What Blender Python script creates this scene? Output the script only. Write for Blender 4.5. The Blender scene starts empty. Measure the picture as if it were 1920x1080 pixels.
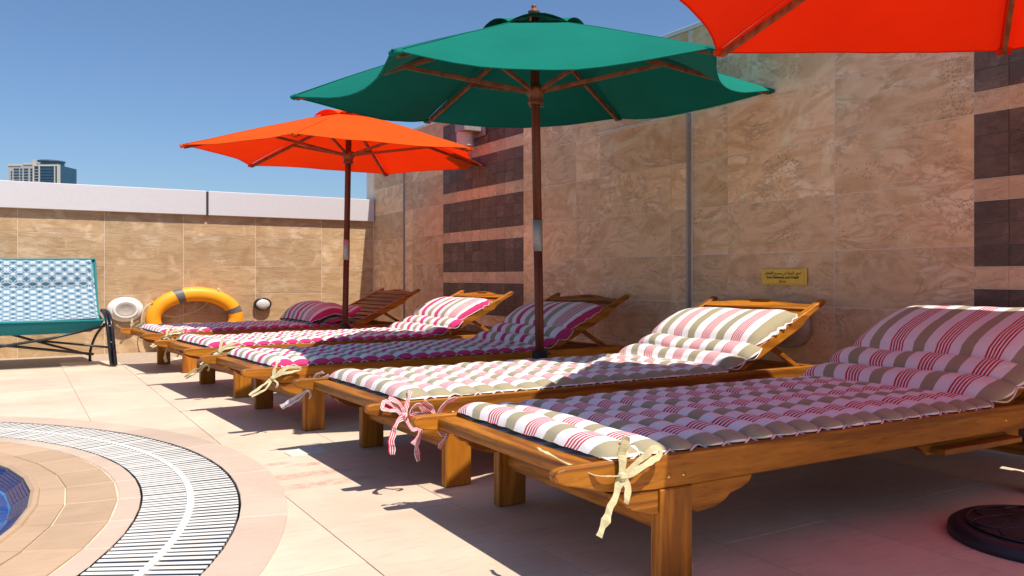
import bpy, bmesh, math, random
from mathutils import Vector, Matrix, noise as mnoise

R = math.radians
random.seed(11)
scene = bpy.context.scene
COL = scene.collection

# ------------------------------------------------------------------ camera, sky, sun, exposure
CAM_H = 0.74
YAW = 0.548365
cam = bpy.data.cameras.new('camera')
cam.sensor_width = 36.0
cam.lens = 1530.2 * 36.0 / 1920.0
cam.shift_y = -20.2 / 1920.0
cam.clip_start = 0.05
cam.clip_end = 6000
camo = bpy.data.objects.new('camera', cam)
camo.location = (0, 0, CAM_H)
camo.rotation_euler = (R(90), 0, -YAW)
COL.objects.link(camo)
scene.camera = camo

LDIR = Vector((-0.09, 0.50, -1.0)).normalized()          # the way sunlight travels
SUN_EL = math.asin(-LDIR.z)
world = bpy.data.worlds.new('World')
scene.world = world
world.use_nodes = True
wn = world.node_tree.nodes
wl = world.node_tree.links
bg = wn['Background']
sky = wn.new('ShaderNodeTexSky')
sky.sky_type = 'NISHITA'
sky.sun_disc = False
sky.sun_elevation = SUN_EL
sky.sun_rotation = math.atan2(-LDIR.x, -LDIR.y)
sky.altitude = 30
sky.air_density = 1.0
sky.dust_density = 1.1
sky.ozone_density = 8.0
wl.new(sky.outputs[0], bg.inputs[0])
bg.inputs[1].default_value = 0.062

sun = bpy.data.lights.new('sun', 'SUN')
sun.energy = 3.05
sun.angle = R(0.5)
sun.color = (1.0, 0.93, 0.82)
suno = bpy.data.objects.new('sun', sun)
suno.rotation_euler = LDIR.to_track_quat('-Z', 'Y').to_euler()
suno.location = (0, 0, 8)
COL.objects.link(suno)

scene.view_settings.view_transform = 'Standard'
scene.view_settings.look = 'None'
scene.view_settings.gamma = 1.0
scene.view_settings.exposure = 1.08
scene.cycles.max_bounces = 8
scene.cycles.use_denoising = True

# ------------------------------------------------------------------ materials
def srgb(r, g, b):
    f = lambda c: (c / 12.92 if c <= 0.04045 else ((c + 0.055) / 1.055) ** 2.4)
    return (f(r / 255), f(g / 255), f(b / 255), 1)

class NT:
    """small node-tree helper"""
    def __init__(s, name):
        s.m = bpy.data.materials.new(name)
        s.m.use_nodes = True
        s.t = s.m.node_tree
        s.b = s.t.nodes['Principled BSDF']
        s.out = s.t.nodes['Material Output']
    def n(s, typ, **kw):
        o = s.t.nodes.new('ShaderNode' + typ)
        for k, v in kw.items():
            if k.startswith('_'):
                setattr(o, k[1:], v)
            else:
                o.inputs[k].default_value = v
        return o
    def l(s, a, b):
        s.t.links.new(a, b)
    def math(s, op, a, b=None, c=None):
        o = s.n('Math', _operation=op)
        for i, v in enumerate((a, b, c)):
            if v is None: continue
            if isinstance(v, (int, float)): o.inputs[i].default_value = v
            else: s.l(v, o.inputs[i])
        return o.outputs[0]
    def ramp(s, fac, stops, const=False):
        o = s.n('ValToRGB')
        cr = o.color_ramp
        cr.interpolation = 'CONSTANT' if const else 'LINEAR'
        while len(cr.elements) < len(stops): cr.elements.new(1.0)
        for e, (p, c) in zip(cr.elements, stops):
            e.position = p
            e.color = c if len(c) == 4 else (*c, 1)
        s.l(fac, o.inputs[0])
        return o.outputs[0]
    def mix(s, fac, a, b, blend='MIX'):
        o = s.n('MixRGB', _blend_type=blend)
        for i, v in enumerate((fac, a, b)):
            if isinstance(v, (int, float)): o.inputs[i].default_value = v
            elif isinstance(v, tuple): o.inputs[i].default_value = v if len(v) == 4 else (*v, 1)
            else: s.l(v, o.inputs[i])
        return o.outputs[0]
    def coords(s, scale=(1, 1, 1), rot=(0, 0, 0), rand=0.0, kind='Object'):
        tc = s.n('TexCoord')
        mp = s.n('Mapping')
        mp.inputs['Scale'].default_value = scale
        mp.inputs['Rotation'].default_value = rot
        src = tc.outputs[kind]
        if rand:
            oi = s.n('ObjectInfo')
            r = s.math('MULTIPLY', oi.outputs['Random'], rand)
            cb = s.n('CombineXYZ')
            s.l(r, cb.inputs[0]); s.l(s.math('MULTIPLY', r, 1.7), cb.inputs[1]); s.l(s.math('MULTIPLY', r, 0.6), cb.inputs[2])
            va = s.n('VectorMath', _operation='ADD')
            s.l(src, va.inputs[0]); s.l(cb.outputs[0], va.inputs[1])
            src = va.outputs[0]
        s.l(src, mp.inputs[0])
        return mp.outputs[0]
    def noise(s, vec, scale, detail=4, rough=0.5, dist=0.0):
        o = s.n('TexNoise', Scale=scale, Detail=detail, Roughness=rough, Distortion=dist)
        s.l(vec, o.inputs['Vector'])
        return o.outputs[0]
    def bump(s, h, strength=0.2, dist=0.01):
        o = s.n('Bump', Strength=strength, Distance=dist)
        s.l(h, o.inputs['Height'])
        s.l(o.outputs[0], s.b.inputs['Normal'])
        return o
    def base(s, c): 
        if isinstance(c, tuple): s.b.inputs['Base Color'].default_value = c if len(c) == 4 else (*c, 1)
        else: s.l(c, s.b.inputs['Base Color'])
    def rough(s, r):
        if isinstance(r, (int, float)): s.b.inputs['Roughness'].default_value = r
        else: s.l(r, s.b.inputs['Roughness'])

M = {}
def plain(name, col, rough=0.6, metal=0.0, var=0.12, scale=30, bump=0.05):
    t = NT(name)
    v = t.coords(rand=20)
    n = t.noise(v, scale, 5, 0.6)
    c2 = tuple(max(0, c * (1 - var * 2)) for c in col[:3])
    t.base(t.ramp(n, [(0.25, c2), (0.7, col[:3])]))
    t.rough(t.math('MULTIPLY_ADD', n, 0.25, rough - 0.12))
    t.b.inputs['Metallic'].default_value = metal
    if bump: t.bump(n, bump, 0.004)
    M[name] = t.m
    return t

def stone(name, light, mid, dark, spot, bumpy=0.25, scl=1.0, stri=False, vein_w=30.0, vein_a=0.7, vary=0.22):
    """printed sandstone tile: drifting bands, brown veins, clusters of pits"""
    t = NT(name)
    v = t.coords((1, 1, 1), (0.5, 0.45, 0.45), rand=60)
    oi = t.n('ObjectInfo')
    w1 = t.noise(v, (2.6 if stri else 1.5) * scl, 5, 0.5, 1.2 if stri else 2.6)
    vs = t.coords((0.9, 1.0, 4.0), (0.0, 0.16, 0.0), rand=60) if stri else t.coords((1.0, 0.9, 2.4), (0.55, 0.5, 0.35), rand=60)
    w2 = t.noise(vs, (4.2 if stri else 2.4) * scl, 7, 0.62, 1.1 if stri else 2.2)
    c = t.ramp(w1, [(0.30, dark), (0.43, mid), (0.55, mid), (0.66, light), (0.80, light)])
    c = t.mix(t.math('MULTIPLY', t.ramp(w2, [(0.46, (0, 0, 0)), (0.60, (1, 1, 1))]), 0.7), c, dark)
    pale = t.ramp(t.noise(v, 2.0 * scl, 4, 0.5, 3.0), [(0.58, (0, 0, 0)), (0.70, (1, 1, 1))])
    c = t.mix(t.math('MULTIPLY', pale, 0.55), c, tuple(min(0.85, x * 1.18) for x in light))
    # veins
    w3 = t.noise(vs, 3.0 * scl, 6, 0.6, 2.2)
    vein = t.math('SUBTRACT', 1.0, t.math('MULTIPLY', t.math('ABSOLUTE', t.math('SUBTRACT', w3, 0.5)), vein_w))
    vein = t.math('MULTIPLY', t.math('MAXIMUM', vein, 0.0), t.ramp(w1, [(0.42, (0, 0, 0)), (0.6, (1, 1, 1))]))
    c = t.mix(t.math('MULTIPLY', vein, vein_a), c, spot)
    # pits in clusters
    vo = t.n('TexVoronoi', Scale=70 * scl)
    t.l(v, vo.inputs['Vector'])
    pit = t.ramp(vo.outputs['Distance'], [(0.18, (1, 1, 1)), (0.42, (0, 0, 0))])
    clus = t.ramp(t.noise(v, 3.3 * scl, 4, 0.6, 0.6), [(0.54, (0, 0, 0)), (0.64, (1, 1, 1))])
    pm = t.math('MULTIPLY', pit, clus)
    c = t.mix(t.math('MULTIPLY', pm, 0.7), c, spot)
    tint = t.math('MULTIPLY_ADD', oi.outputs['Random'], vary, 0.99 - vary * 0.5)
    hsv = t.n('HueSaturation')
    t.l(c, hsv.inputs['Color']); t.l(tint, hsv.inputs['Value'])
    t.base(hsv.outputs[0])
    t.rough(t.math('MULTIPLY_ADD', w2, 0.3, 0.42))
    hgt = t.math('SUBTRACT', t.math('MULTIPLY_ADD', w2, 0.7, w3), t.math('MULTIPLY', pm, 0.5))
    fine = t.noise(t.coords((1, 1, 5), rand=60), 45, 4, 0.7)
    t.bump(t.math('MULTIPLY_ADD', fine, 0.35, hgt), bumpy, 0.012)
    M[name] = t.m
    return t

stone('wall_stone', (0.84, 0.63, 0.415), (0.78, 0.53, 0.305), (0.60, 0.37, 0.185), (0.28, 0.15, 0.07), vein_w=16.0, vein_a=0.46, vary=0.40)  # colour raised and warmed to make up for weak light on the tall wall
stone('parapet_stone', (0.60, 0.45, 0.285), (0.50, 0.34, 0.185), (0.385, 0.235, 0.115), (0.27, 0.155, 0.07), stri=True, vein_a=0.42)
stone('accent_stone', (0.70, 0.53, 0.36), (0.64, 0.46, 0.29), (0.52, 0.35, 0.21), (0.26, 0.15, 0.09), scl=1.8)
stone('dark_stone', (0.18, 0.125, 0.092), (0.13, 0.084, 0.062), (0.085, 0.057, 0.045), (0.05, 0.034, 0.029), 0.5, 2.0, vary=0.5)
plain('grout', (0.78, 0.68, 0.56), 0.9, var=0.1)
plain('dark_grout', (0.055, 0.04, 0.034), 0.9)
plain('coping_white', (0.60, 0.575, 0.59), 0.45, var=0.03, bump=0.01)
plain('coping_gap', (0.03, 0.035, 0.05), 0.6)
plain('trim_metal', (0.36, 0.34, 0.33), 0.5, 0.3)
plain('trim_pale', (0.75, 0.72, 0.66), 0.35, 0.3, var=0.05)
plain('white_plastic', (0.80, 0.78, 0.74), 0.42, var=0.06, bump=0.02)
plain('lamp_glass', (0.62, 0.60, 0.55), 0.3, var=0.05, bump=0.0)
plain('lamp_grey', (0.43, 0.39, 0.35), 0.45, var=0.06, bump=0.0)
plain('black_metal', (0.018, 0.019, 0.024), 0.35, 0.2)
plain('black_plastic', (0.012, 0.012, 0.014), 0.5)
plain('steel', (0.42, 0.42, 0.40), 0.55, 0.8, bump=0.0)
plain('brass', (0.62, 0.40, 0.10), 0.3, 1.0, bump=0.0)
plain('brass_plate', (0.78, 0.52, 0.06), 0.4, 0.1, var=0.1, bump=0.03)
plain('print_black', (0.03, 0.02, 0.01), 0.6, bump=0.0)
plain('teal_cloth', (0.012, 0.22, 0.235), 0.85, var=0.1, scale=200, bump=0.15)
plain('rope', (0.66, 0.58, 0.42), 0.85, scale=120, bump=0.3)
plain('ring_orange', (0.90, 0.355, 0.006), 0.5, var=0.03, scale=8, bump=0.03)
plain('ring_band', (0.15, 0.13, 0.13), 0.5, 0.1)
plain('ring_shadow', (0.10, 0.09, 0.08), 0.8)
plain('channel', (0.02, 0.018, 0.017), 0.95)
plain('slat_white', (0.68, 0.66, 0.62), 0.55, var=0.08, scale=14, bump=0.04)
plain('pool_tile', (0.018, 0.022, 0.12), 0.25, var=0.15)
plain('pool_shell', (0.01, 0.33, 0.68), 0.4, var=0.1)
plain('base_black', (0.022, 0.020, 0.030), 0.45, var=0.25, bump=0.15)
plain('tie_beige', (0.56, 0.50, 0.29), 0.9, var=0.12, scale=90, bump=0.15)
plain('tie_pale', (0.66, 0.60, 0.64), 0.9, var=0.1, scale=90, bump=0.15)
plain('tag_white', (0.80, 0.79, 0.77), 0.8, var=0.03)
plain('seam_white', (0.78, 0.70, 0.70), 0.9, var=0.1, scale=90)
plain('tower_wall', (0.40, 0.42, 0.42), 0.7, var=0.05, scale=0.3, bump=0.0)
plain('tower_trim', (0.55, 0.52, 0.45), 0.7, var=0.05, scale=0.3, bump=0.0)
plain('tower_glass', (0.030, 0.10, 0.165), 0.15, 0.2, var=0.15, scale=0.2, bump=0.0)
plain('tower_window', (0.035, 0.07, 0.12), 0.2, var=0.2, scale=0.5, bump=0.0)
plain('tower_roof', (0.10, 0.14, 0.19), 0.6, var=0.1, scale=0.3, bump=0.0)
plain('city_ground', (0.32, 0.27, 0.21), 0.95, var=0.2, scale=0.02, bump=0.0)
plain('plate_white', (0.66, 0.63, 0.58), 0.6, var=0.08)

def floor_mat(name, a, b, c, stains=False):
    t = NT(name)
    v = t.coords((1, 1, 1), rand=40)
    n1 = t.noise(v, 3.0, 6, 0.6, 0.8)
    n2 = t.noise(t.coords((1.0, 5.0, 1), (0, 0, 0.25), rand=40), 9, 6, 0.68)
    n3 = t.noise(v, 60, 5, 0.7)
    col = t.ramp(n1, [(0.3, b), (0.65, a)])
    col = t.mix(t.math('MULTIPLY', t.ramp(n2, [(0.5, (0, 0, 0)), (0.72, (1, 1, 1))]), 0.5), col, c)
    g = t.n('NewGeometry')
    n4 = t.n('TexNoise', Scale=1.4, Detail=5, Roughness=0.6)
    t.l(g.outputs['Position'], n4.inputs['Vector'])
    col = t.mix(t.math('MULTIPLY', t.ramp(n4.outputs[0], [(0.46, (0, 0, 0)), (0.72, (1, 1, 1))]), 0.34), col, tuple(x * 0.66 for x in c))
    oi = t.n('ObjectInfo')
    hsv = t.n('HueSaturation')
    t.l(col, hsv.inputs['Color']); t.l(t.math('MULTIPLY_ADD', oi.outputs['Random'], 0.14, 0.93), hsv.inputs['Value'])
    col = hsv.outputs[0]
    if stains:
        sx = t.n('SeparateXYZ'); t.l(g.outputs['Position'], sx.inputs[0])
        tot = None
        n5 = t.n('TexNoise', Scale=26.0, Detail=6, Roughness=0.75)
        t.l(g.outputs['Position'], n5.inputs['Vector'])
        for (cx, cy, rx, ry) in stains:
            dx = t.math('DIVIDE', t.math('SUBTRACT', sx.outputs[0], cx), rx)
            dy = t.math('DIVIDE', t.math('SUBTRACT', sx.outputs[1], cy), ry)
            d = t.math('ADD', t.math('MULTIPLY', dx, dx), t.math('MULTIPLY', dy, dy))
            m = t.math('MAXIMUM', t.math('SUBTRACT', 1.0, d), 0.0)
            tot = m if tot is None else t.math('MAXIMUM', tot, m)
        msk = t.math('MULTIPLY', t.math('MINIMUM', t.math('MULTIPLY', tot, 1.6), 1.0), t.ramp(n5.outputs[0], [(0.40, (0, 0, 0)), (0.62, (1, 1, 1))]))
        col = t.mix(t.math('MULTIPLY', msk, 0.6), col, (0.42, 0.13, 0.10))
    t.base(col)
    t.rough(t.math('MULTIPLY_ADD', n2, 0.3, 0.45))
    t.bump(t.math('MULTIPLY_ADD', n3, 0.4, n2), 0.12, 0.006)
    M[name] = t.m
STAINS = [(0.93, 3.02, 0.23, 0.045), (0.96, 2.86, 0.23, 0.05), (0.99, 3.18, 0.10, 0.035), (0.88, 3.25, 0.10, 0.03)]
floor_mat('floor_tile', (0.65, 0.515, 0.40), (0.585, 0.45, 0.34), (0.48, 0.35, 0.255), STAINS)
floor_mat('ring_tile', (0.55, 0.43, 0.345), (0.505, 0.385, 0.30), (0.45, 0.33, 0.245))
floor_mat('pool_stone', (0.48, 0.335, 0.22), (0.42, 0.285, 0.18), (0.36, 0.225, 0.125))
plain('pool_joint', (0.66, 0.56, 0.40), 0.8)
plain('floor_joint', (0.46, 0.355, 0.265), 0.9, var=0.2)

def wood(name, sc, a=(0.46, 0.172, 0.011), b=(0.30, 0.095, 0.006), c=(0.13, 0.036, 0.003)):
    t = NT(name)
    v = t.coords(sc, rand=9)
    n1 = t.noise(v, 9, 6, 0.6, 1.4)
    n2 = t.noise(v, 40, 5, 0.65, 0.4)
    wv = t.n('TexWave', Scale=5.0, Distortion=7.0, Detail=3, _wave_type='RINGS')
    wv.inputs['Detail Scale'].default_value = 1.2
    t.l(v, wv.inputs['Vector'])
    col = t.ramp(n1, [(0.28, b), (0.68, a)])
    col = t.mix(t.math('MULTIPLY', t.ramp(wv.outputs[0], [(0.50, (0, 0, 0)), (0.92, (1, 1, 1))]), 0.6), col, c)
    col = t.mix(t.math('MULTIPLY', t.ramp(n2, [(0.50, (0, 0, 0)), (0.70, (1, 1, 1))]), 0.55), col, c)
    oi = t.n('ObjectInfo')
    hsv = t.n('HueSaturation')
    t.l(col, hsv.inputs['Color']); t.l(t.math('MULTIPLY_ADD', oi.outputs['Random'], 0.5, 0.72), hsv.inputs['Value'])
    t.base(hsv.outputs[0])
    t.rough(t.math('MULTIPLY_ADD', n2, 0.35, 0.36))
    t.b.inputs['Specular IOR Level'].default_value = 0.35
    t.b.inputs['Coat Weight'].default_value = 0.0
    t.b.inputs['Coat Roughness'].default_value = 0.25
    t.bump(t.math('MULTIPLY_ADD', n2, 0.5, wv.outputs[0]), 0.12, 0.003)
    M[name] = t.m
wood('wood_x', (0.22, 2.2, 2.2))
wood('wood_y', (2.2, 0.22, 2.2))
wood('wood_z', (2.2, 2.2, 0.22))
wood('pole_wood', (2.5, 2.5, 0.15), (0.18, 0.046, 0.018), (0.13, 0.030, 0.012), (0.07, 0.017, 0.008))
wood('rib_wood', (1.2, 1.2, 1.2), (0.30, 0.105, 0.040), (0.22, 0.068, 0.024), (0.13, 0.04, 0.015))

WHITE = (0.80, 0.775, 0.78); RED = (0.52, 0.006, 0.035); TAUPE = (0.34, 0.30, 0.185); MAG = (0.56, 0.022, 0.145)
def stripes(name, kind):
    t = NT(name)
    uv = t.n('UVMap')
    sx = t.n('SeparateXYZ'); t.l(uv.outputs[0], sx.inputs[0])
    wob = t.noise(uv.outputs[0], 6, 3, 0.5)
    v = t.math('ADD', sx.outputs[1], t.math('MULTIPLY', t.math('SUBTRACT', wob, 0.5), 0.012))
    if kind == 'A':
        f = t.math('FRACT', t.math('DIVIDE', t.math('ADD', v, 0.001), 0.2667))
        st, k = [], 5
        for i in range(k):
            st += [(0.285 * i / (k - 0.45), RED), (0.285 * (i + 0.58) / (k - 0.42), WHITE)]
        st += [(0.50, TAUPE), (0.745, WHITE)]
    elif kind == 'C':
        f = t.math('FRACT', t.math('DIVIDE', t.math('ADD', v, 0.1168), 0.2667))
        st = [(0.0, MAG), (0.23, WHITE), (0.47, TAUPE), (0.72, WHITE)]
    else:
        f = v
        st = [(0.0, MAG)]
        x = 0.05
        for i in range(2):
            st += [(x, WHITE), (x + 0.065, TAUPE), (x + 0.135, WHITE), (x + 0.20, MAG)]
            x += 0.27
        st += [(x, WHITE), (x + 0.065, TAUPE), (x + 0.135, WHITE)]
        x0 = x + 0.225
        for i in range(6):
            st += [(x0 + 0.0215 * i, RED), (x0 + 0.0215 * i + 0.0125, WHITE)]
        st += [(0.972, MAG)]
    col = t.ramp(f, st, True)
    nn = t.noise(uv.outputs[0], 3, 4, 0.6)
    col = t.mix(t.math('MULTIPLY', nn, 0.16), col, (0.45, 0.40, 0.38), 'MULTIPLY')
    t.base(col)
    t.rough(0.92)
    t.b.inputs['Sheen Weight'].default_value = 0.15
    g = t.coords((1, 1, 1), rand=5)
    cr = t.noise(t.coords((1, 1.6, 1), rand=5), 16, 4, 0.55, 1.2)
    w = t.noise(g, 420, 2, 0.5)
    t.bump(t.math('MULTIPLY_ADD', w, 0.15, cr), 0.28, 0.008)
    M[name] = t.m
stripes('cloth_red_taupe', 'A')
stripes('cloth_magenta', 'B')
stripes('cloth_magenta_pad', 'C')
def tie_stripes():
    t = NT('tie_red')
    uv = t.n('UVMap'); sx = t.n('SeparateXYZ'); t.l(uv.outputs[0], sx.inputs[0])
    f = t.math('FRACT', t.math('MULTIPLY', sx.outputs[1], 3.0))
    t.base(t.ramp(f, [(0, (0.78, 0.70, 0.70)), (0.45, (0.60, 0.02, 0.06))], True))
    t.rough(0.9); M['tie_red'] = t.m
tie_stripes()

def canopy(name, col, trans, tcol):
    t = NT(name)
    v = t.coords(rand=4)
    n = t.noise(v, 2.5, 5, 0.6)
    w = t.noise(v, 260, 2, 0.5)
    c = t.ramp(n, [(0.3, tuple(x * 0.84 for x in col)), (0.7, col)])
    oi = t.n('ObjectInfo'); hs = t.n('HueSaturation')
    t.l(c, hs.inputs['Color']); t.l(t.math('MULTIPLY_ADD', oi.outputs['Random'], 0.16, 0.92), hs.inputs['Value'])
    t.base(hs.outputs[0]); t.rough(0.9)
    t.b.inputs['Specular IOR Level'].default_value = 0.12
    t.bump(t.math('MULTIPLY_ADD', w, 0.12, n), 0.25, 0.012)
    tr = t.n('BsdfTranslucent'); tr.inputs[0].default_value = (*tcol, 1)
    mx = t.n('MixShader'); mx.inputs[0].default_value = trans
    t.l(t.b.outputs[0], mx.inputs[1]); t.l(tr.outputs[0], mx.inputs[2]); t.l(mx.outputs[0], t.out.inputs[0])
    M[name] = t.m
canopy('canopy_orange', (0.82, 0.115, 0.010), 0.36, (0.92, 0.016, 0.001))
canopy('canopy_red', (0.80, 0.045, 0.005), 0.23, (0.98, 0.011, 0.001))
canopy('canopy_green', (0.003, 0.150, 0.112), 0.008, (0.02, 0.26, 0.16))

def camp_pattern():
    t = NT('camp_pattern')
    uv = t.n('UVMap'); sx = t.n('SeparateXYZ'); t.l(uv.outputs[0], sx.inputs[0])
    U = t.math('MULTIPLY', sx.outputs[0], 10.5); V = t.math('MULTIPLY', sx.outputs[1], 12.5)
    def ring(ou, ov, r, ku=1.0):
        fu = t.math('SUBTRACT', t.math('FRACT', t.math('ADD', U, ou)), 0.5)
        fv = t.math('SUBTRACT', t.math('FRACT', t.math('ADD', V, ov)), 0.5)
        fu = t.math('MULTIPLY', fu, ku)
        d = t.math('SQRT', t.math('ADD', t.math('MULTIPLY', fu, fu), t.math('MULTIPLY', fv, fv)))
        return t.math('LESS_THAN', t.math('ABSOLUTE', t.math('SUBTRACT', d, r)), 0.026)
    m = t.math('MAXIMUM', ring(0, 0, 0.46), ring(0.5, 0.5, 0.46))
    m = t.math('MAXIMUM', m, ring(0.5, 0.0, 0.34, 1.9))
    n = t.noise(uv.outputs[0], 5, 4, 0.6)
    blue = t.ramp(n, [(0.35, (0.018, 0.10, 0.165)), (0.65, (0.045, 0.135, 0.22))])
    t.base(t.mix(m, blue, (0.60, 0.66, 0.68)))
    t.rough(0.85)
    t.bump(t.noise(t.coords((1, 1, 1)), 18, 4, 0.6, 1.0), 0.5, 0.01)
    M['camp_pattern'] = t.m
camp_pattern()

def water_mat():
    t = NT('water')
    tr = t.n('BsdfTransparent'); tr.inputs[0].default_value = (0.45, 0.80, 0.92, 1)
    gl = t.n('BsdfGlossy'); gl.inputs['Roughness'].default_value = 0.03
    fr = t.n('Fresnel', IOR=1.2)
    v = t.coords((1, 1, 1))
    bp = t.n('Bump', Strength=0.06, Distance=0.02)
    t.l(t.noise(v, 7, 3, 0.5, 0.8), bp.inputs['Height'])
    t.l(bp.outputs[0], gl.inputs['Normal']); t.l(bp.outputs[0], fr.inputs['Normal'])
    mx = t.n('MixShader')
    t.l(t.math('MULTIPLY', fr.outputs[0], 0.22), mx.inputs[0]); t.l(tr.outputs[0], mx.inputs[1]); t.l(gl.outputs[0], mx.inputs[2])
    t.l(mx.outputs[0], t.out.inputs[0])
    M['water'] = t.m
water_mat()

# ------------------------------------------------------------------ mesh helpers
def link(name, me, mat, parent=None, smooth=False):
    o = bpy.data.objects.new(name, me)
    COL.objects.link(o)
    if mat is not None and not me.materials: me.materials.append(M[mat] if isinstance(mat, str) else mat)
    if parent is not None: o.parent = parent
    if smooth:
        for p in me.polygons: p.use_smooth = True
    return o

def empty(name, loc=(0, 0, 0), rz=0.0):
    o = bpy.data.objects.new(name, None)
    COL.objects.link(o)
    o.empty_display_size = 0.1
    o.location = loc
    o.rotation_euler = (0, 0, rz)
    return o

def tag(o, label, cat, group=None):
    o['label'] = label
    o['category'] = cat
    if group: o['group'] = group
    return o

def struct(o, kind='structure'):
    o['kind'] = kind
    return o

class MB:
    def __init__(s):
        s.v, s.f, s.uv = [], [], {}
    def box(s, x0, x1, y0, y1, z0, z1):
        n = len(s.v)
        s.v += [(x, y, z) for z in (z0, z1) for y in (y0, y1) for x in (x0, x1)]
        s.f += [tuple(n + i for i in q) for q in ((0, 2, 3, 1), (4, 5, 7, 6), (0, 1, 5, 4), (2, 6, 7, 3), (0, 4, 6, 2), (1, 3, 7, 5))]
        return s
    def prism(s, poly, a0, a1, axis='y'):
        """extrude a 2-D polygon; axis y: poly is (x, z); axis x: (y, z); axis z: (x, y)"""
        n = len(s.v); k = len(poly)
        mk = {'y': lambda p, a: (p[0], a, p[1]), 'x': lambda p, a: (a, p[0], p[1]), 'z': lambda p, a: (p[0], p[1], a)}[axis]
        s.v += [mk(p, a0) for p in poly] + [mk(p, a1) for p in poly]
        s.f.append(tuple(n + i for i in range(k)))
        s.f.append(tuple(n + k + i for i in reversed(range(k))))
        for i in range(k):
            j = (i + 1) % k
            s.f.append((n + i, n + k + i, n + k + j, n + j))
        return s
    def tube(s, pts, r, seg=8, cap=True, closed=False):
        pts = [Vector(p) for p in pts]
        n0 = len(s.v); k = len(pts)
        rs = r if isinstance(r, (list, tuple)) else [r] * k
        up = None
        for i, p in enumerate(pts):
            if closed: t = pts[(i + 1) % k] - pts[i - 1]
            else: t = pts[min(i + 1, k - 1)] - pts[max(i - 1, 0)]
            t.normalize()
            if up is None:
                up = Vector((0, 0, 1)) if abs(t.z) < 0.9 else Vector((1, 0, 0))
            a = up - t * up.dot(t); a.normalize(); up = a
            b = t.cross(a)
            for j in range(seg):
                an = 2 * math.pi * j / seg
                s.v.append(tuple(p + (a * math.cos(an) + b * math.sin(an)) * rs[i]))
        for i in range(k if closed else k - 1):
            for j in range(seg):
                i2 = (i + 1) % k
                s.f.append((n0 + i * seg + j, n0 + i * seg + (j + 1) % seg, n0 + i2 * seg + (j + 1) % seg, n0 + i2 * seg + j))
        if cap and not closed:
            s.f.append(tuple(n0 + j for j in reversed(range(seg))))
            s.f.append(tuple(n0 + (k - 1) * seg + j for j in range(seg)))
        return s
    def bar(s, a, b, w, h, up=(0, 0, 1)):
        a, b = Vector(a), Vector(b)
        t = (b - a).normalized(); up = Vector(up)
        u = (up - t * up.dot(t)).normalized(); q = t.cross(u)
        n = len(s.v)
        for p in (a, b):
            for su, sq in ((-1, -1), (-1, 1), (1, 1), (1, -1)):
                s.v.append(tuple(p + u * su * h / 2 + q * sq * w / 2))
        s.f += [(n, n + 1, n + 2, n + 3), (n + 7, n + 6, n + 5, n + 4)]
        for i in range(4):
            j = (i + 1) % 4
            s.f.append((n + i, n + 4 + i, n + 4 + j, n + j))
        return s
    def lathe(s, prof, seg=24, c=(0, 0, 0), sx=1.0, axis='z', sy=1.0):
        n = len(s.v); k = len(prof)
        for j in range(seg):
            an = 2 * math.pi * j / seg
            for (r, h) in prof:
                if axis == 'z': s.v.append((c[0] + r * math.cos(an) * sx, c[1] + r * math.sin(an) * sy, c[2] + h))
                elif axis == 'y': s.v.append((c[0] + r * math.cos(an) * sx, c[1] + h, c[2] + r * math.sin(an) * sy))
                else: s.v.append((c[0] + h, c[1] + r * math.cos(an) * sx, c[2] + r * math.sin(an) * sy))
        for j in range(seg):
            j2 = (j + 1) % seg
            for i in range(k - 1):
                s.f.append((n + j * k + i, n + j2 * k + i, n + j2 * k + i + 1, n + j * k + i + 1))
        return s
    def grid(s, rows, uvs=None, flip=False):
        n = len(s.v); h = len(rows); w = len(rows[0])
        for r in rows: s.v += [tuple(p) for p in r]
        for i in range(h - 1):
            for j in range(w - 1):
                q = (n + i * w + j, n + i * w + j + 1, n + (i + 1) * w + j + 1, n + (i + 1) * w + j)
                s.f.append(tuple(reversed(q)) if flip else q)
        if uvs:
            for i in range(h):
                for j in range(w): s.uv[n + i * w + j] = uvs[i][j]
        return s
    def mesh(s, name, bevel=0.0, weld=False, normals=True):
        me = bpy.data.meshes.new(name)
        me.from_pydata(s.v, [], s.f)
        if s.uv:
            ul = me.uv_layers.new(name='UVMap')
            for lp in me.loops: ul.data[lp.index].uv = s.uv.get(lp.vertex_index, (0, 0))
        if bevel or weld or normals:
            bm = bmesh.new(); bm.from_mesh(me)
            if weld: bmesh.ops.remove_doubles(bm, verts=bm.verts, dist=1e-5)
            if normals: bmesh.ops.recalc_face_normals(bm, faces=bm.faces)
            if bevel:
                ed = [e for e in bm.edges if len(e.link_faces) == 2 and e.calc_face_angle(0) > 0.6]
                bmesh.ops.bevel(bm, geom=ed, offset=bevel, segments=1, affect='EDGES', clamp_overlap=True)
            bm.to_mesh(me); bm.free()
        return me
    def build(s, name, mat, parent=None, bevel=0.0, smooth=False, weld=False, normals=True):
        return link(name, s.mesh(name, bevel, weld, normals), mat, parent, smooth)

def copy_tree(o, parent=None):
    c = o.copy()
    COL.objects.link(c)
    c.parent = parent
    for ch in o.children:
        copy_tree(ch, c)
    return c

def spline(pts, n=6):
    pts = [Vector(p) for p in pts]
    out = []
    for i in range(len(pts) - 1):
        p0 = pts[max(i - 1, 0)]; p1 = pts[i]; p2 = pts[i + 1]; p3 = pts[min(i + 2, len(pts) - 1)]
        for j in range(n):
            t = j / n
            out.append(0.5 * ((2 * p1) + (p2 - p0) * t + (2 * p0 - 5 * p1 + 4 * p2 - p3) * t * t + (3 * p1 - p0 - 3 * p2 + p3) * t ** 3))
    out.append(pts[-1])
    return out

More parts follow.
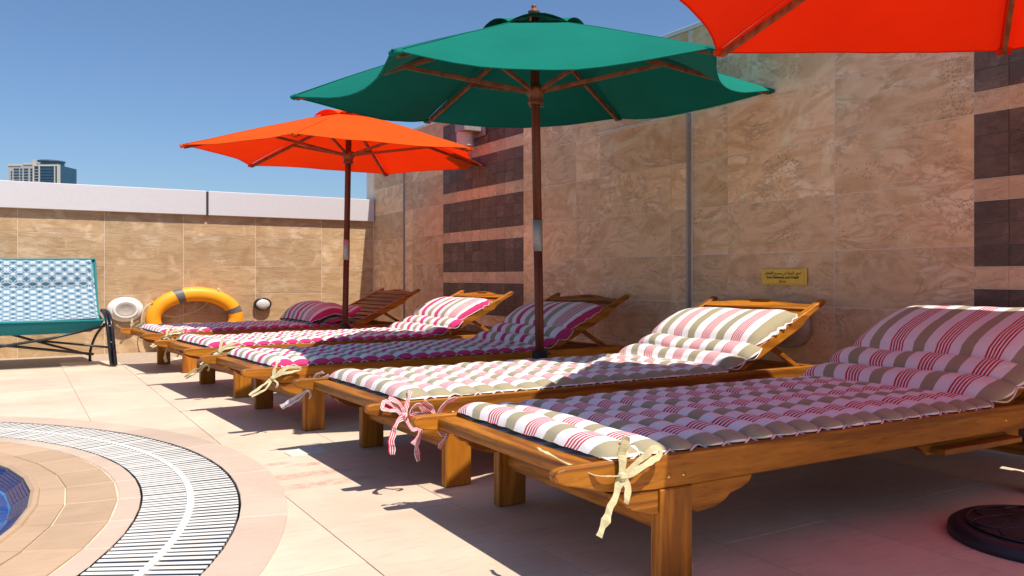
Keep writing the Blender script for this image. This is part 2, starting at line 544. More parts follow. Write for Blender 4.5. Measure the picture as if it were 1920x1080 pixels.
# ------------------------------------------------------------------ setting: far ground, terrace floor, pool
XW, YB = 3.520, 8.811                       # faces of the long wall and of the parapet
PC = (-1.56, 3.24)                          # centre of the round pool
R_WATER, R_LIP, R_J2, R_J1, R_GIN, R_GOUT, R_DECK = 1.565, 1.610, 1.716, 1.872, 1.945, 2.246, 2.395

struct(MB().grid([[(-4000, -4000, -32), (4000, -4000, -32)], [(-4000, 4000, -32), (4000, 4000, -32)]]).build('ground', 'city_ground', normals=False))

def disc_hole_sheet(x0, x1, y0, y1, r, z):
    bm = bmesh.new()
    o = [bm.verts.new(p) for p in ((x0, y0, z), (x1, y0, z), (x1, y1, z), (x0, y1, z))]
    n = 90
    c = [bm.verts.new((PC[0] + r * math.cos(2 * math.pi * i / n), PC[1] + r * math.sin(2 * math.pi * i / n), z)) for i in range(n)]
    ed = [bm.edges.new((o[i], o[(i + 1) % 4])) for i in range(4)] + [bm.edges.new((c[i], c[(i + 1) % n])) for i in range(n)]
    bmesh.ops.triangle_fill(bm, use_beauty=True, edges=ed)
    for f in bm.faces:
        if f.normal.z < 0: f.normal_flip()
    me = bpy.data.meshes.new('terrace_floor'); bm.to_mesh(me); bm.free()
    return me
floor = struct(link('terrace_floor', disc_hole_sheet(-7, XW + 0.1, -5, YB + 0.1, 2.30, -0.0040), 'floor_joint'))
struct(MB().box(-7, XW + 0.25, -5, YB + 0.25, -1.2, -0.75).build('terrace_slab', 'grout'))

def clip(poly, nx, ny, d):
    """keep the part of a convex polygon with n.p >= d"""
    out = []
    for i in range(len(poly)):
        a, b = poly[i], poly[(i + 1) % len(poly)]
        da, db = a[0] * nx + a[1] * ny - d, b[0] * nx + b[1] * ny - d
        if da >= 0: out.append(a)
        if (da >= 0) != (db >= 0):
            t = da / (da - db)
            out.append((a[0] + (b[0] - a[0]) * t, a[1] + (b[1] - a[1]) * t))
    return out

def slab_piece(poly, z0, z1, ch=0.003):
    """thin stone slab with chamfered top edge; poly counter-clockwise"""
    cx = sum(p[0] for p in poly) / len(poly); cy = sum(p[1] for p in poly) / len(poly)
    m = MB(); k = len(poly)
    inn = []
    for p in poly:
        dx, dy = p[0] - cx, p[1] - cy
        L = math.hypot(dx, dy) or 1
        inn.append((p[0] - dx / L * ch * 1.4, p[1] - dy / L * ch * 1.4))
    m.v = [(p[0], p[1], z0) for p in poly] + [(p[0], p[1], z1 - ch) for p in poly] + [(p[0], p[1], z1) for p in inn]
    for i in range(k):
        j = (i + 1) % k
        m.f += [(i, j, k + j, k + i), (k + i, k + j, 2 * k + j, 2 * k + i)]
    m.f.append(tuple(2 * k + i for i in range(k)))
    return m

TX, TY = 0.445, 0.758
GAP = 0.003
full = None
ix0 = -10
for ix in range(ix0, 7):
    x0 = 0.785 + (ix - 0) * TX
    if x0 > XW: continue
    x1 = min(x0 + TX, XW)
    off = 0.379 if ix % 2 else 0.0
    for iy in range(-3, 10):
        y0 = 2.385 + iy * TY - TY * 2 + off - 0.758
        y1 = min(y0 + TY, YB)
        if y0 > YB - 0.02 or x1 - x0 < 0.02: continue
        poly = [(x0 + GAP / 2, y0 + GAP / 2), (x1 - GAP / 2, y0 + GAP / 2), (x1 - GAP / 2, y1 - GAP / 2), (x0 + GAP / 2, y1 - GAP / 2)]
        cx, cy = (x0 + x1) / 2 - PC[0], (y0 + y1) / 2 - PC[1]
        L = math.hypot(cx, cy)
        mind = min(math.hypot(p[0] - PC[0], p[1] - PC[1]) for p in poly)
        if mind < 2.31:
            nx, ny = cx / L, cy / L
            poly = clip(poly, nx, ny, 2.30 + nx * PC[0] + ny * PC[1])
            if len(poly) < 3: continue
        mx, my = sum(p[0] for p in poly) / len(poly), sum(p[1] for p in poly) / len(poly)
        dz = random.uniform(-0.0006, 0.0006)
        o = slab_piece([(p[0] - mx, p[1] - my) for p in poly], -0.0036, -0.0012 + dz * 0.5, 0.0005).build('floor_tile', 'floor_tile', floor, normals=False)
        o.location = (mx, my, 0)

def ring_piece(name, r0, r1, a0, a1, z0, z1, mat, parent, n=3, ch=0.002):
    """one curved stone of a ring round the pool, its own origin at its middle"""
    am = (a0 + a1) / 2; rm = (r0 + r1) / 2
    cx, cy = PC[0] + rm * math.cos(am), PC[1] + rm * math.sin(am)
    A = [a0 + (a1 - a0) * i / n for i in range(n + 1)]
    poly = [(PC[0] + r1 * math.cos(a) - cx, PC[1] + r1 * math.sin(a) - cy) for a in A] + \
           [(PC[0] + r0 * math.cos(a) - cx, PC[1] + r0 * math.sin(a) - cy) for a in reversed(A)]
    o = slab_piece(poly, z0, z1, ch).build(name, mat, parent, normals=False)
    o.location = (cx, cy, 0)
    return o

surround = struct(empty('pool_surround', (0, 0, 0)))
NS = 45
SA = R(0.85)
g = 0.0025
for i in range(24):                                       # pale ring of deck stones outside the grate
    a0 = R(12.8) + i * R(15); ga = 0.002 / 2.3
    ring_piece('deck_stone', R_GOUT + 0.006, R_DECK, a0 + ga, a0 + R(15) - ga, -0.05, 0.0030, 'ring_tile', surround, 4)
for i in range(NS):
    a0 = SA + i * R(8); a1 = a0 + R(8)
    ga = g / 1.8
    z = random.uniform(-0.0007, 0.0007)
    ring_piece('coping_stone', R_J1 + 0.0025, R_GIN - 0.004, a0 + ga, a1 - ga, -0.05, 0.0 + z, 'ring_tile', surround, 2)
    ring_piece('coping_stone', R_J2 + 0.0025, R_J1 - 0.0025, a0 + ga, a1 - ga, -0.05, 0.001 + z, 'pool_stone', surround, 1)
    # rim stone with a rolled lip, straight segment
    am = (a0 + a1) / 2
    prof = [(R_J2 - 0.0025, -0.05), (R_J2 - 0.0025, 0.001), (R_LIP + 0.030, 0.004), (R_LIP + 0.026, 0.010), (R_LIP + 0.012, 0.012), (R_LIP, 0.004), (R_LIP, -0.03)]
    m = MB()
    pm = (PC[0] + 1.66 * math.cos(am), PC[1] + 1.66 * math.sin(am))
    rows = [[(PC[0] + r * math.cos(a) - pm[0], PC[1] + r * math.sin(a) - pm[1], h) for r, h in prof] for a in (a0 + ga * 0.3, a1 - ga * 0.3)]
    o = m.grid(rows, flip=True).build('rim_stone', 'pool_stone', surround, normals=False); o.location = (*pm, 0)
    # deep-blue mosaic course sloping into the water
    m = MB()
    for q in range(6):
        ra, rb = R_LIP - 0.002 - q * 0.0095, R_LIP - 0.002 - q * 0.0095 - 0.0082
        za, zb = -0.004 - q * 0.006, -0.004 - q * 0.006 - 0.005
        m.grid([[(PC[0] + r * math.cos(a) - pm[0], PC[1] + r * math.sin(a) - pm[1], h) for r, h in ((ra, za), (rb, zb), (rb, zb - 0.003))] for a in (a0 + ga, a1 - ga)], flip=True)
    o = m.build('mosaic_tile', 'pool_tile', surround, normals=False); o.location = (*pm, 0)
MB().lathe([(R_J2 + 0.01, -0.004), (R_J1 + 0.004, -0.004)], 90, (*PC, 0)).build('joint_bed', 'pool_joint', surround)
MB().lathe([(R_LIP - 0.001, -0.008), (R_J2 + 0.02, -0.003)], 90, (*PC, 0)).build('joint_bed', 'pool_joint', surround)
MB().lathe([(R_J1 - 0.004, -0.003), (R_GIN - 0.005, -0.003)], 90, (*PC, 0)).build('joint_bed', 'pool_joint', surround)
MB().lathe([(R_GOUT + 0.007, 0.0012), (R_DECK - 0.002, 0.0012)], 90, (*PC, 0)).build('joint_bed', 'floor_joint', surround)
MB().lathe([(R_LIP - 0.003, -0.012), (R_WATER - 0.02, -0.048), (R_WATER - 0.02, -0.60), (0.001, -0.62)], 90, (*PC, 0)).build('pool_basin', 'pool_shell', surround)
MB().lathe([(R_GOUT + 0.006, -0.002), (R_GOUT + 0.006, -0.11), (R_GIN - 0.004, -0.11), (R_GIN - 0.004, -0.002)], 120, (*PC, 0)).build('drain_channel', 'channel', surround)
wt = struct(MB().lathe([(R_WATER - 0.012, -0.040), (0.9, -0.040), (0.4, -0.040), (0.001, -0.040)], 90, (*PC, 0)).build('water', 'water'))

# overflow grate
grate = tag(empty('drain_grate', (*PC, 0)), 'curved white slatted overflow grate around the round pool', 'grate')
sl_prof = [(-0.0006, -0.0185), (0.0006, -0.0185), (0.0096, -0.0014), (0.0092, -0.0004), (-0.0092, -0.0004), (-0.0096, -0.0014)]
sl = MB().prism(sl_prof, -0.148, 0.148, 'x').mesh('slat')
rm = (R_GIN + R_GOUT) / 2
NSL = 400
rest = []
for i in range(NSL):
    a = 2 * math.pi * i / NSL
    d = math.degrees(a); d = d - 360 if d > 180 else d
    if -62 < d < 72:
        o = link('slat', sl, 'slat_white', grate)
        o.location = (rm * math.cos(a), rm * math.sin(a), random.uniform(-0.0008, 0.0008))
        o.rotation_euler = (0, 0, a + random.uniform(-0.0015, 0.0015))
    else: rest.append(a)
m = MB()
for a in rest:
    n = len(m.v)
    m.prism(sl_prof, -0.148, 0.148, 'x')
    for q in range(n, n + 12):
        x, y, z = m.v[q]; x += rm
        m.v[q] = (x * math.cos(a) - y * math.sin(a), x * math.sin(a) + y * math.cos(a), z)
if not sl.materials: sl.materials.append(M['slat_white'])
m.build('slat_run', 'slat_white', grate)['kind'] = 'stuff'
m = MB()
nn = 180
m.lathe([(rm - 0.011, -0.012), (rm - 0.011, 0.0018), (rm + 0.011, 0.0018), (rm + 0.011, -0.012)], nn)
m.build('centre_strip', 'slat_white', grate)

# white lid let into the floor
def atz(x, y, z=0.0):
    s, c = math.sin(YAW), math.cos(YAW)
    r, u = (x - 960) / 1530.2, (519.83 - y) / 1530.2
    t = (z - CAM_H) / u
    return ((r * c + s) * t, (-r * s + c) * t)
lp = [atz(532, 849), atz(546, 856), atz(615, 847), atz(593, 834)]
o = slab_piece(list(reversed(lp)) if False else lp, -0.003, 0.0030, 0.001).build('skimmer_lid', 'plate_white')
tag(o, 'square white skimmer lid set flush in the floor', 'lid')

# ------------------------------------------------------------------ walls
def tile_mesh(name, w, h, d, ch=0.0025):
    """tile facing -Y: x across, z up, origin at its middle on the wall plane"""
    m = MB()
    x, z = w / 2, h / 2
    m.v = [(-x, 0, -z), (x, 0, -z), (x, 0, z), (-x, 0, z), (-x, -d + ch, -z), (x, -d + ch, -z), (x, -d + ch, z), (-x, -d + ch, z),
           (-x + ch, -d, -z + ch), (x - ch, -d, -z + ch), (x - ch, -d, z - ch), (-x + ch, -d, z - ch)]
    for a in (0, 4):
        for i in range(4):
            j = (i + 1) % 4
            m.f.append((a + i, a + j, a + 4 + j, a + 4 + i))
    m.f.append((8, 9, 10, 11))
    return m.mesh(name, normals=False)
TCACHE = {}
def put_tile(name, mat, parent, loc, w, h, rz, d=0.0016):
    key = (name, mat, round(w, 3), round(h, 3), d)
    if key not in TCACHE:
        me = tile_mesh(name, w - 0.0042, h - 0.0042, d, 0.0006)
        me.materials.append(M[mat]); TCACHE[key] = me
    o = link(name, TCACHE[key], None, parent)
    o.location = loc
    o.rotation_euler = (0, 0, rz)
    return o

back = tag(empty('parapet_wall', (0, YB, 0)), 'low sandstone-tiled parapet wall with white coping behind the folding seat', 'wall')
MB().box(-7, XW + 0.2, 0.008, 0.22, -0.2, 1.52).build('core', 'grout', back)
xs = [0.0327 + 0.7205 * i for i in range(-9, 6)]
zs = [-0.006, 0.273, 0.568, 0.858, 1.163, 1.466]
for i in range(len(xs) - 1):
    x0, x1 = xs[i], min(xs[i + 1], XW)
    if x1 - x0 < 0.03: continue
    for j in range(5):
        put_tile('wall_tile', 'parapet_stone', back, ((x0 + x1) / 2, 0.008, (zs[j] + zs[j + 1]) / 2), x1 - x0, zs[j + 1] - zs[j], 0)
cps = [(-6.9, -3.2), (-3.18, -0.76), (-0.74, 1.686), (1.709, XW - 0.002)]
for x0, x1 in cps:
    MB().box(x0, x1, -0.040, 0.25, 1.376, 1.625).build('coping_panel', 'coping_white', back, bevel=0.004)
MB().box(-6.9, XW - 0.01, -0.030, 0.24, 1.382, 1.617).build('coping_backing', 'coping_gap', back)

long = tag(empty('tiled_wall', (XW, 0, 0)), 'tall sandstone-tiled wall with dark brown tile bands behind the loungers', 'wall')
HT = 2.247
MB().box(0.008, 0.24, -5, YB + 0.23, -0.2, HT).build('core', 'grout', long)
MB().box(-0.004, 0.26, -5, YB + 0.25, HT + 0.0005, HT + 0.03).build('wall_cap', 'trim_pale', long, bevel=0.003)
ROWS = [-0.006, 0.0205, 0.3057, 0.590, 0.8744, 1.1544, 1.440, 1.735, 2.0175, HT]
RZ = -math.pi / 2
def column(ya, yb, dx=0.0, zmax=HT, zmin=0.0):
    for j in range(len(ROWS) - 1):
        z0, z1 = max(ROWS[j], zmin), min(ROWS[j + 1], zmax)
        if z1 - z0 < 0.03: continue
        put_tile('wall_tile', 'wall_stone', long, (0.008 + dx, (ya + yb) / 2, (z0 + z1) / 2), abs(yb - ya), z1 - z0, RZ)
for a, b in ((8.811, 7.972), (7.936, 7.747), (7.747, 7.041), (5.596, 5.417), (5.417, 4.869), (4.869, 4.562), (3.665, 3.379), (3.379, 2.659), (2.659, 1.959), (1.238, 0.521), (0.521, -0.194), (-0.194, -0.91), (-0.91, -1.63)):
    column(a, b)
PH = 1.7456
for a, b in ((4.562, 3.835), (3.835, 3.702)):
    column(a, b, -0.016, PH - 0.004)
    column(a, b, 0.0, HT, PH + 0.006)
MB().box(-0.0075, 0.008, 3.702, 4.562, 0.0, PH - 0.004).build('panel_backing', 'grout', long)
MB().box(-0.022, 0.007, 3.679, 4.566, PH - 0.003, PH + 0.004).build('panel_lit_edge', 'trim_pale', long)  # pale strip paints in the sunlit top edge of the panel
for y in (7.954, 3.685):
    z1 = HT if y > 5 else PH + 0.004
    MB().box(-0.022 if y < 5 else -0.008, 0.006, y - 0.007, y + 0.007, 0.0, z1 - 0.008).build('metal_trim', 'trim_metal', long, bevel=0.002)
def bands(ya, ncol, wcol):
    seq = []
    z = 0.689 - 0.2781 - 0.0966 - 0.2781
    n = 0
    while z < HT - 0.02:
        for q in range(3):
            seq.append((z, min(z + 0.0927, HT), True)); z += 0.0927
        seq.append((z, min(z + 0.0966, HT), False)); z += 0.0966
    for z0, z1, dark in seq:
        if dark and z1 - z0 > 0.02:
            MB().box(0.0066, 0.0079, ya - ncol * wcol, ya, z0 + 0.0005, z1 - 0.0005).build('dark_bed', 'dark_grout', long)
    for c in range(ncol):
        y0 = ya - c * wcol
        for z0, z1, dark in seq:
            if z1 - z0 < 0.02: continue
            w = wcol
            put_tile('dark_tile' if dark else 'accent_tile', 'dark_stone' if dark else 'accent_stone', long,
                     (0.008 + random.uniform(-0.0015, 0.001), y0 - wcol / 2, (z0 + z1) / 2), w, z1 - z0, RZ, 0.0024)
bands(7.041, 10, 0.1444)
bands(1.959, 5, 0.1441)

# ------------------------------------------------------------------ loungers
W = 0.829
TH = R(24.6)
PIV = (1.44, 0.298)
def back_pt(s, t, y):
    return (PIV[0] + s * math.cos(TH) - t * math.sin(TH), y, PIV[1] + s * math.sin(TH) + t * math.cos(TH))

def make_lounger():
    root = empty('sun_lounger')
    for side in (0, 1):
        ys = (lambda a, b: (a, b)) if side == 0 else (lambda a, b: (W - b, W - a))
        y0, y1 = ys(0.004, 0.036)
        prof = [(-0.290, 0.285), (-0.296, 0.299), (-0.290, 0.311), (-0.270, 0.315), (2.065, 0.315), (2.065, 0.235), (-0.012, 0.235), (-0.10, 0.240), (-0.17, 0.252), (-0.23, 0.268), (-0.265, 0.275)]
        MB().prism(prof, y0, y1).build('rail', 'wood_x', root, bevel=0.003)
        ya, yb = ys(0.007, 0.033)
        lb = [(-0.002, 0.234), (-0.002, 0.176), (-0.03, 0.178), (-0.07, 0.190), (-0.10, 0.206), (-0.115, 0.222), (-0.135, 0.226), (-0.15, 0.2435), (-0.1, 0.2385)]
        MB().prism(lb, ya, yb).build('bracket', 'wood_x', root, bevel=0.002)
        rb = [(0.102, 0.234), (0.31, 0.234), (0.300, 0.216), (0.27, 0.203), (0.235, 0.196), (0.215, 0.180), (0.18, 0.168), (0.125, 0.163), (0.102, 0.170)]
        MB().prism(rb, ya, yb).build('bracket', 'wood_x', root, bevel=0.002)
        for x0 in (0.0, 1.64):
            la, lc = ys(0.0, 0.040)
            MB().box(x0, x0 + 0.100, la, lc, 0.0, 0.234).build('leg', 'wood_z', root, bevel=0.003)
        # bolts
        yo = -0.001 if side == 0 else W + 0.001
        for x in (0.028, 0.074, 1.46):
            m = MB().lathe([(0.0, -0.004), (0.004, -0.0035), (0.0065, -0.001), (0.007, 0.006)], 10, (x, 0.004 if side == 0 else W - 0.004, 0.262 if x < 1 else 0.272), axis='y')
            if side: m.v = [(a, 2 * (W - 0.004) - b, c) for a, b, c in m.v]
            m.build('bolt', 'brass', root, smooth=True)
        # backrest stile
        st = [(-0.02, -0.026), (0.54, -0.026), (0.58, -0.012), (0.60, -0.010), (0.64, -0.002), (0.740, -0.002), (0.758, 0.010), (0.748, 0.026), (0.0, 0.026), (-0.03, 0.0)]
        poly = [(PIV[0] + s * math.cos(TH) - t * math.sin(TH), PIV[1] + s * math.sin(TH) + t * math.cos(TH)) for s, t in st]
        ba, bb = ys(0.040, 0.074)
        MB().prism(poly, ba, bb).build('back_stile', 'wood_x', root, bevel=0.003)
        # prop strut
        ca, cb = ys(0.085, 0.113)
        yc = (ca + cb) / 2
        MB().bar(back_pt(0.36, -0.04, yc), (1.99, yc, 0.292), 0.026, 0.022).build('prop_strut', 'wood_x', root, bevel=0.002)
        # inner ledge the prop sits on
        da, db = ys(0.0365, 0.060)
        MB().box(1.55, 2.03, da, db, 0.262, 0.282).build('ledge', 'wood_x', root, bevel=0.002)
    MB().box(-0.214, -0.150, 0.037, W - 0.037, 0.272, 0.3055).build('foot_bar', 'wood_y', root, bevel=0.003)
    MB().box(0.030, 0.062, 0.0405, W - 0.0405, 0.122, 0.176).build('stretcher', 'wood_y', root, bevel=0.003)
    MB().box(1.67, 1.70, 0.0405, W - 0.0405, 0.122, 0.176).build('stretcher', 'wood_y', root, bevel=0.003)
    MB().box(2.022, 2.050, 0.037, W - 0.037, 0.238, 0.310).build('head_bar', 'wood_y', root, bevel=0.003)
    sm = MB().box(-0.028, 0.028, 0.037, W - 0.037, 0.272, 0.288).mesh('seat_slat', bevel=0.002)
    for i in range(20):
        o = link('seat_slat', sm, 'wood_y', root); o.location = (-0.048 + i * 0.0745, 0, 0)
    # back slats
    for i in range(8):
        s0 = 0.055 + i * 0.073
        poly = [(PIV[0] + s * math.cos(TH) - t * math.sin(TH), PIV[1] + s * math.sin(TH) + t * math.cos(TH)) for s, t in ((s0, 0.004), (s0 + 0.052, 0.004), (s0 + 0.052, 0.019), (s0, 0.019))]
        MB().prism(poly, 0.0745, W - 0.0745).build('back_slat', 'wood_y', root, bevel=0.002)
    # top rail with hand hole
    bm = bmesh.new()
    y0, y1 = 0.0745, W - 0.0745
    out = [(y0, 0.640), (y1, 0.640), (y1, 0.690)]
    for i in range(13):
        u = 1 - i / 12
        out.append((y0 + (y1 - y0) * (0.06 + 0.88 * u), 0.692 + 0.046 * math.sin(math.pi * u) ** 2.2))
    out.append((y0, 0.690))
    hole = []
    yc = (y0 + y1) / 2
    for i in range(20):
        an = 2 * math.pi * i / 20
        cx = 0.055 if math.cos(an) > 0 else -0.055
        hole.append((yc + cx * 0.75 + 0.028 * math.cos(an), 0.710 + 0.012 * math.sin(an)))
    def ring(pts, t): return [bm.verts.new(back_pt(s, t, y)) for y, s in pts]
    ta, tb = 0.003, 0.023
    A, B = ring(out, tb), ring(hole, tb)
    ed = [bm.edges.new((L[i], L[(i + 1) % len(L)])) for L in (A, B) for i in range(len(L))]
    bmesh.ops.triangle_fill(bm, use_beauty=True, edges=ed)
    ff = list(bm.faces)
    ex = bmesh.ops.extrude_face_region(bm, geom=ff)
    nv = Vector((-math.sin(TH), 0, math.cos(TH))) * (ta - tb)
    bmesh.ops.translate(bm, vec=nv, verts=[e for e in ex['geom'] if isinstance(e, bmesh.types.BMVert)])
    bmesh.ops.recalc_face_normals(bm, faces=bm.faces)
    me = bpy.data.meshes.new('top_rail'); bm.to_mesh(me); bm.free()
    link('top_rail', me, 'wood_y', root)
    # side tray pushed under the rail
    MB().box(1.105, 1.53, -0.012, 0.40, 0.196, 0.214).build('side_tray', 'wood_x', root, bevel=0.002)
    MB().prism([(1.02, 0.234), (1.60, 0.234), (1.60, 0.190), (1.09, 0.190), (1.075, 0.205)], 0.037, 0.055).build('tray_runner', 'wood_x', root, bevel=0.002)
    return root

PLACES = [  # x0, y0, turn (deg) of the near foot leg, from the legs on the floor
    (1.313, 1.470, -1.4, 'nearest wooden sun lounger, foot end in the sun, black parasol base beside it'),
    (1.297, 2.564, 0.6, 'second nearest wooden sun lounger, sunlit curved top rail with hand hole'),
    (1.193, 3.858, 2.6, 'middle wooden sun lounger behind the green parasol pole'),
    (1.157, 5.143, 3.9, 'second farthest wooden sun lounger with fully sunlit yellow-brown backrest'),
    (1.117, 6.680, 5.2, 'farthest wooden sun lounger by the life ring, bare shaded backrest slats'),
]
proto = make_lounger()
LG = []
for i, (x, y, a, lab) in enumerate(PLACES):
    o = proto if i == 0 else copy_tree(proto)
    o.location = (x, y, 0)
    o.rotation_euler = (0, 0, R(a))
    tag(o, lab, 'sun lounger', 'wooden sun loungers in a row')
    LG.append(o)
    if i == 4:                                # the nearest backrest is set a notch lower than its neighbours
        turn = Matrix.Translation((PIV[0], 0, PIV[1])) @ Matrix.Rotation(R(3.2), 4, 'Y') @ Matrix.Translation((-PIV[0], 0, -PIV[1]))
        for ch in LG[0].children:
            if ch.name.split('.')[0] in ('back_stile', 'back_slat', 'top_rail', 'prop_strut'):
                ch.matrix_local = turn @ ch.matrix_local

# ------------------------------------------------------------------ cushions
def ribbon(m, pts, w, nrm, th=0.002, n=6, twist=0.0):
    """flat fabric strip along a curve; nrm gives the side the flat face looks to"""
    P = spline(pts, n)
    base = len(m.v)
    nv = Vector(nrm).normalized()
    k = len(P)
    for i, p in enumerate(P):
        t = (P[min(i + 1, k - 1)] - P[max(i - 1, 0)]).normalized()
        q = Matrix.Rotation(twist * i / k + 0.8 * mnoise.noise(p * 22), 3, t) @ nv
        side = t.cross(q)
        if side.length < 0.05: side = Vector((0, 1, 0))
        side.normalize(); nn_ = side.cross(t).normalized()
        ww = w * (0.9 + 0.55 * mnoise.noise(p * 38))
        p = p + Vector((mnoise.noise(p * 45), mnoise.noise(p * 45 + Vector((9, 0, 0))), mnoise.noise(p * 45 + Vector((0, 7, 0))))) * 0.005 * min(1, 4 * i / k)
        for a, b in ((-1, -1), (1, -1), (1, 1), (-1, 1)):
            m.uv[len(m.v)] = (i * 0.02, 0.5 + a * 0.5)
            m.v.append(tuple(p + side * a * ww / 2 + nn_ * b * th / 2))
    for i in range(k - 1):
        for j in range(4):
            j2 = (j + 1) % 4
            m.f.append((base + i * 4 + j, base + i * 4 + j2, base + i * 4 + 4 + j2, base + i * 4 + 4 + j))
    m.f.append((base, base + 3, base + 2, base + 1)); e = base + (k - 1) * 4
    m.f.append((e, e + 1, e + 2, e + 3))

def knot(m, c, r=0.013):
    n = len(m.v)
    m.lathe([(0.0005, -r), (r * 0.8, -r * 0.6), (r, 0), (r * 0.75, r * 0.65), (0.0005, r)], 8, c)
    for q in range(n, len(m.v)): m.uv[q] = (0, 0.1 * (q % 7))

def tie(root, x, y, z, out, mat, style, label=None):
    """bow of fabric tape; (x,y,z) knot; out = -1 near side, +1 far side of the lounger"""
    rd = random.Random(hash((round(x, 2), round(y, 2), style)) & 0xffff)
    m = MB()
    o = out
    w = 0.017
    knot(m, (x, y, z))
    ribbon(m, [(x + 0.045, y - o * 0.055, z + 0.075), (x + 0.02, y - o * 0.02, z + 0.05), (x, y, z)], w, (0.3, o, 0.6))
    if style == 'upright':
        ribbon(m, [(x, y, z), (x + 0.003, y - 0.004 * o, z + 0.05), (x + 0.012, y + 0.002 * o, z + 0.093)], w * 1.1, (-0.4, o, 0.1))
        ribbon(m, [(x, y, z), (x - 0.035, y + 0.012 * o, z - 0.050), (x - 0.082, y + 0.02 * o, z - 0.118)], w * 1.15, (-0.6, o, 0.1), twist=0.3)
        ribbon(m, [(x, y, z), (x + 0.05, y + 0.012 * o, z + 0.02), (x + 0.105, y + 0.005 * o, z + 0.045), (x + 0.09, y + 0.002 * o, z + 0.058), (x + 0.04, y, z + 0.025), (x, y, z)], w * 0.9, (0.1, o, 0.5))
        ribbon(m, [(x, y, z), (x + 0.006, y + 0.018 * o, z - 0.03), (x - 0.008, y + 0.02 * o, z - 0.055)], w * 0.9, (-0.3, o, 0))
        ribbon(m, [(x - 0.005, y, z + 0.004), (x - 0.07, y - o * 0.01, z + 0.012), (x - 0.13, y - o * 0.09, z + 0.046), (x - 0.13, y - o * 0.16, z + 0.052)], w * 0.8, (0, 0.2, 1))
    elif style == 'hang':
        ribbon(m, [(x, y, z), (x - 0.035, y + 0.012 * o, z - 0.020), (x - 0.055, y + 0.016 * o, z - 0.07), (x - 0.052, y + 0.016 * o, z - 0.125)], w * 1.2, (-0.6, o, 0.1), twist=0.4)
        ribbon(m, [(x, y, z), (x + 0.02, y + 0.012 * o, z - 0.045), (x + 0.048, y + 0.016 * o, z - 0.052), (x + 0.02, y + 0.02 * o, z - 0.095)], w, (-0.3, o, 0.2), twist=-0.4)
        ribbon(m, [(x, y, z), (x - 0.04, y, z + 0.022), (x - 0.082, y + 0.004 * o, z + 0.030), (x - 0.060, y - 0.01 * o, z + 0.052), (x, y, z)], w, (-0.2, o, 0.6))
        ribbon(m, [(x, y, z), (x - 0.02, y, z + 0.045), (x - 0.05, y - 0.02 * o, z + 0.065)], w * 0.8, (-0.2, o, 0.6))
    else:
        ribbon(m, [(x, y, z), (x - 0.05, y + 0.012 * o, z - 0.03), (x - 0.115, y + 0.018 * o, z - 0.068)], w * 0.85, (-0.3, o, 0.3), twist=0.5)
        ribbon(m, [(x, y, z), (x - 0.04, y + 0.02 * o, z - 0.045), (x - 0.105, y + 0.02 * o, z - 0.075)], w * 0.6, (-0.3, o, 0.3))
        ribbon(m, [(x, y, z), (x + 0.05, y + 0.006 * o, z + 0.02), (x + 0.125, y + 0.004 * o, z + 0.028), (x + 0.118, y + 0.002 * o, z + 0.048), (x + 0.05, y, z + 0.035), (x, y, z)], w * 0.75, (0.1, o, 0.4))
        ribbon(m, [(x, y, z), (x + 0.03, y, z + 0.03), (x + 0.085, y - 0.01 * o, z + 0.055)], w * 0.7, (0.1, o, 0.4))
        ribbon(m, [(x, y, z), (x + 0.015, y + 0.016 * o, z - 0.02), (x + 0.01, y + 0.018 * o, z - 0.045)], w * 0.7, (0.1, o, 0.1))
    ob = m.build('tie', mat, root, normals=True)
    if label: ob['label'] = label

CW = 0.800                                  # cushion width
TH_C = TH                                   # lean of the backrest the cushion lies on
def path_point(d, flat_end=1.425, x0=-0.150, zf=0.303):
    """point, normal along the cushion's underside at distance d from its foot end"""
    L = flat_end - x0
    if d <= L: return Vector((x0 + d, 0, zf)), Vector((0, 0, 1))
    s = d - L
    a = min(s / 0.10, 1.0) * TH_C
    base = Vector((flat_end, 0, zf))
    st = min(s, 0.10)
    p = base + Vector((math.cos(TH_C * 0.5), 0, math.sin(TH_C * 0.5))) * st + Vector((math.cos(TH_C), 0, math.sin(TH_C))) * max(0, s - 0.10)
    return p + Vector((0, 0, 0.012)), Vector((-math.sin(a), 0, math.cos(a)))

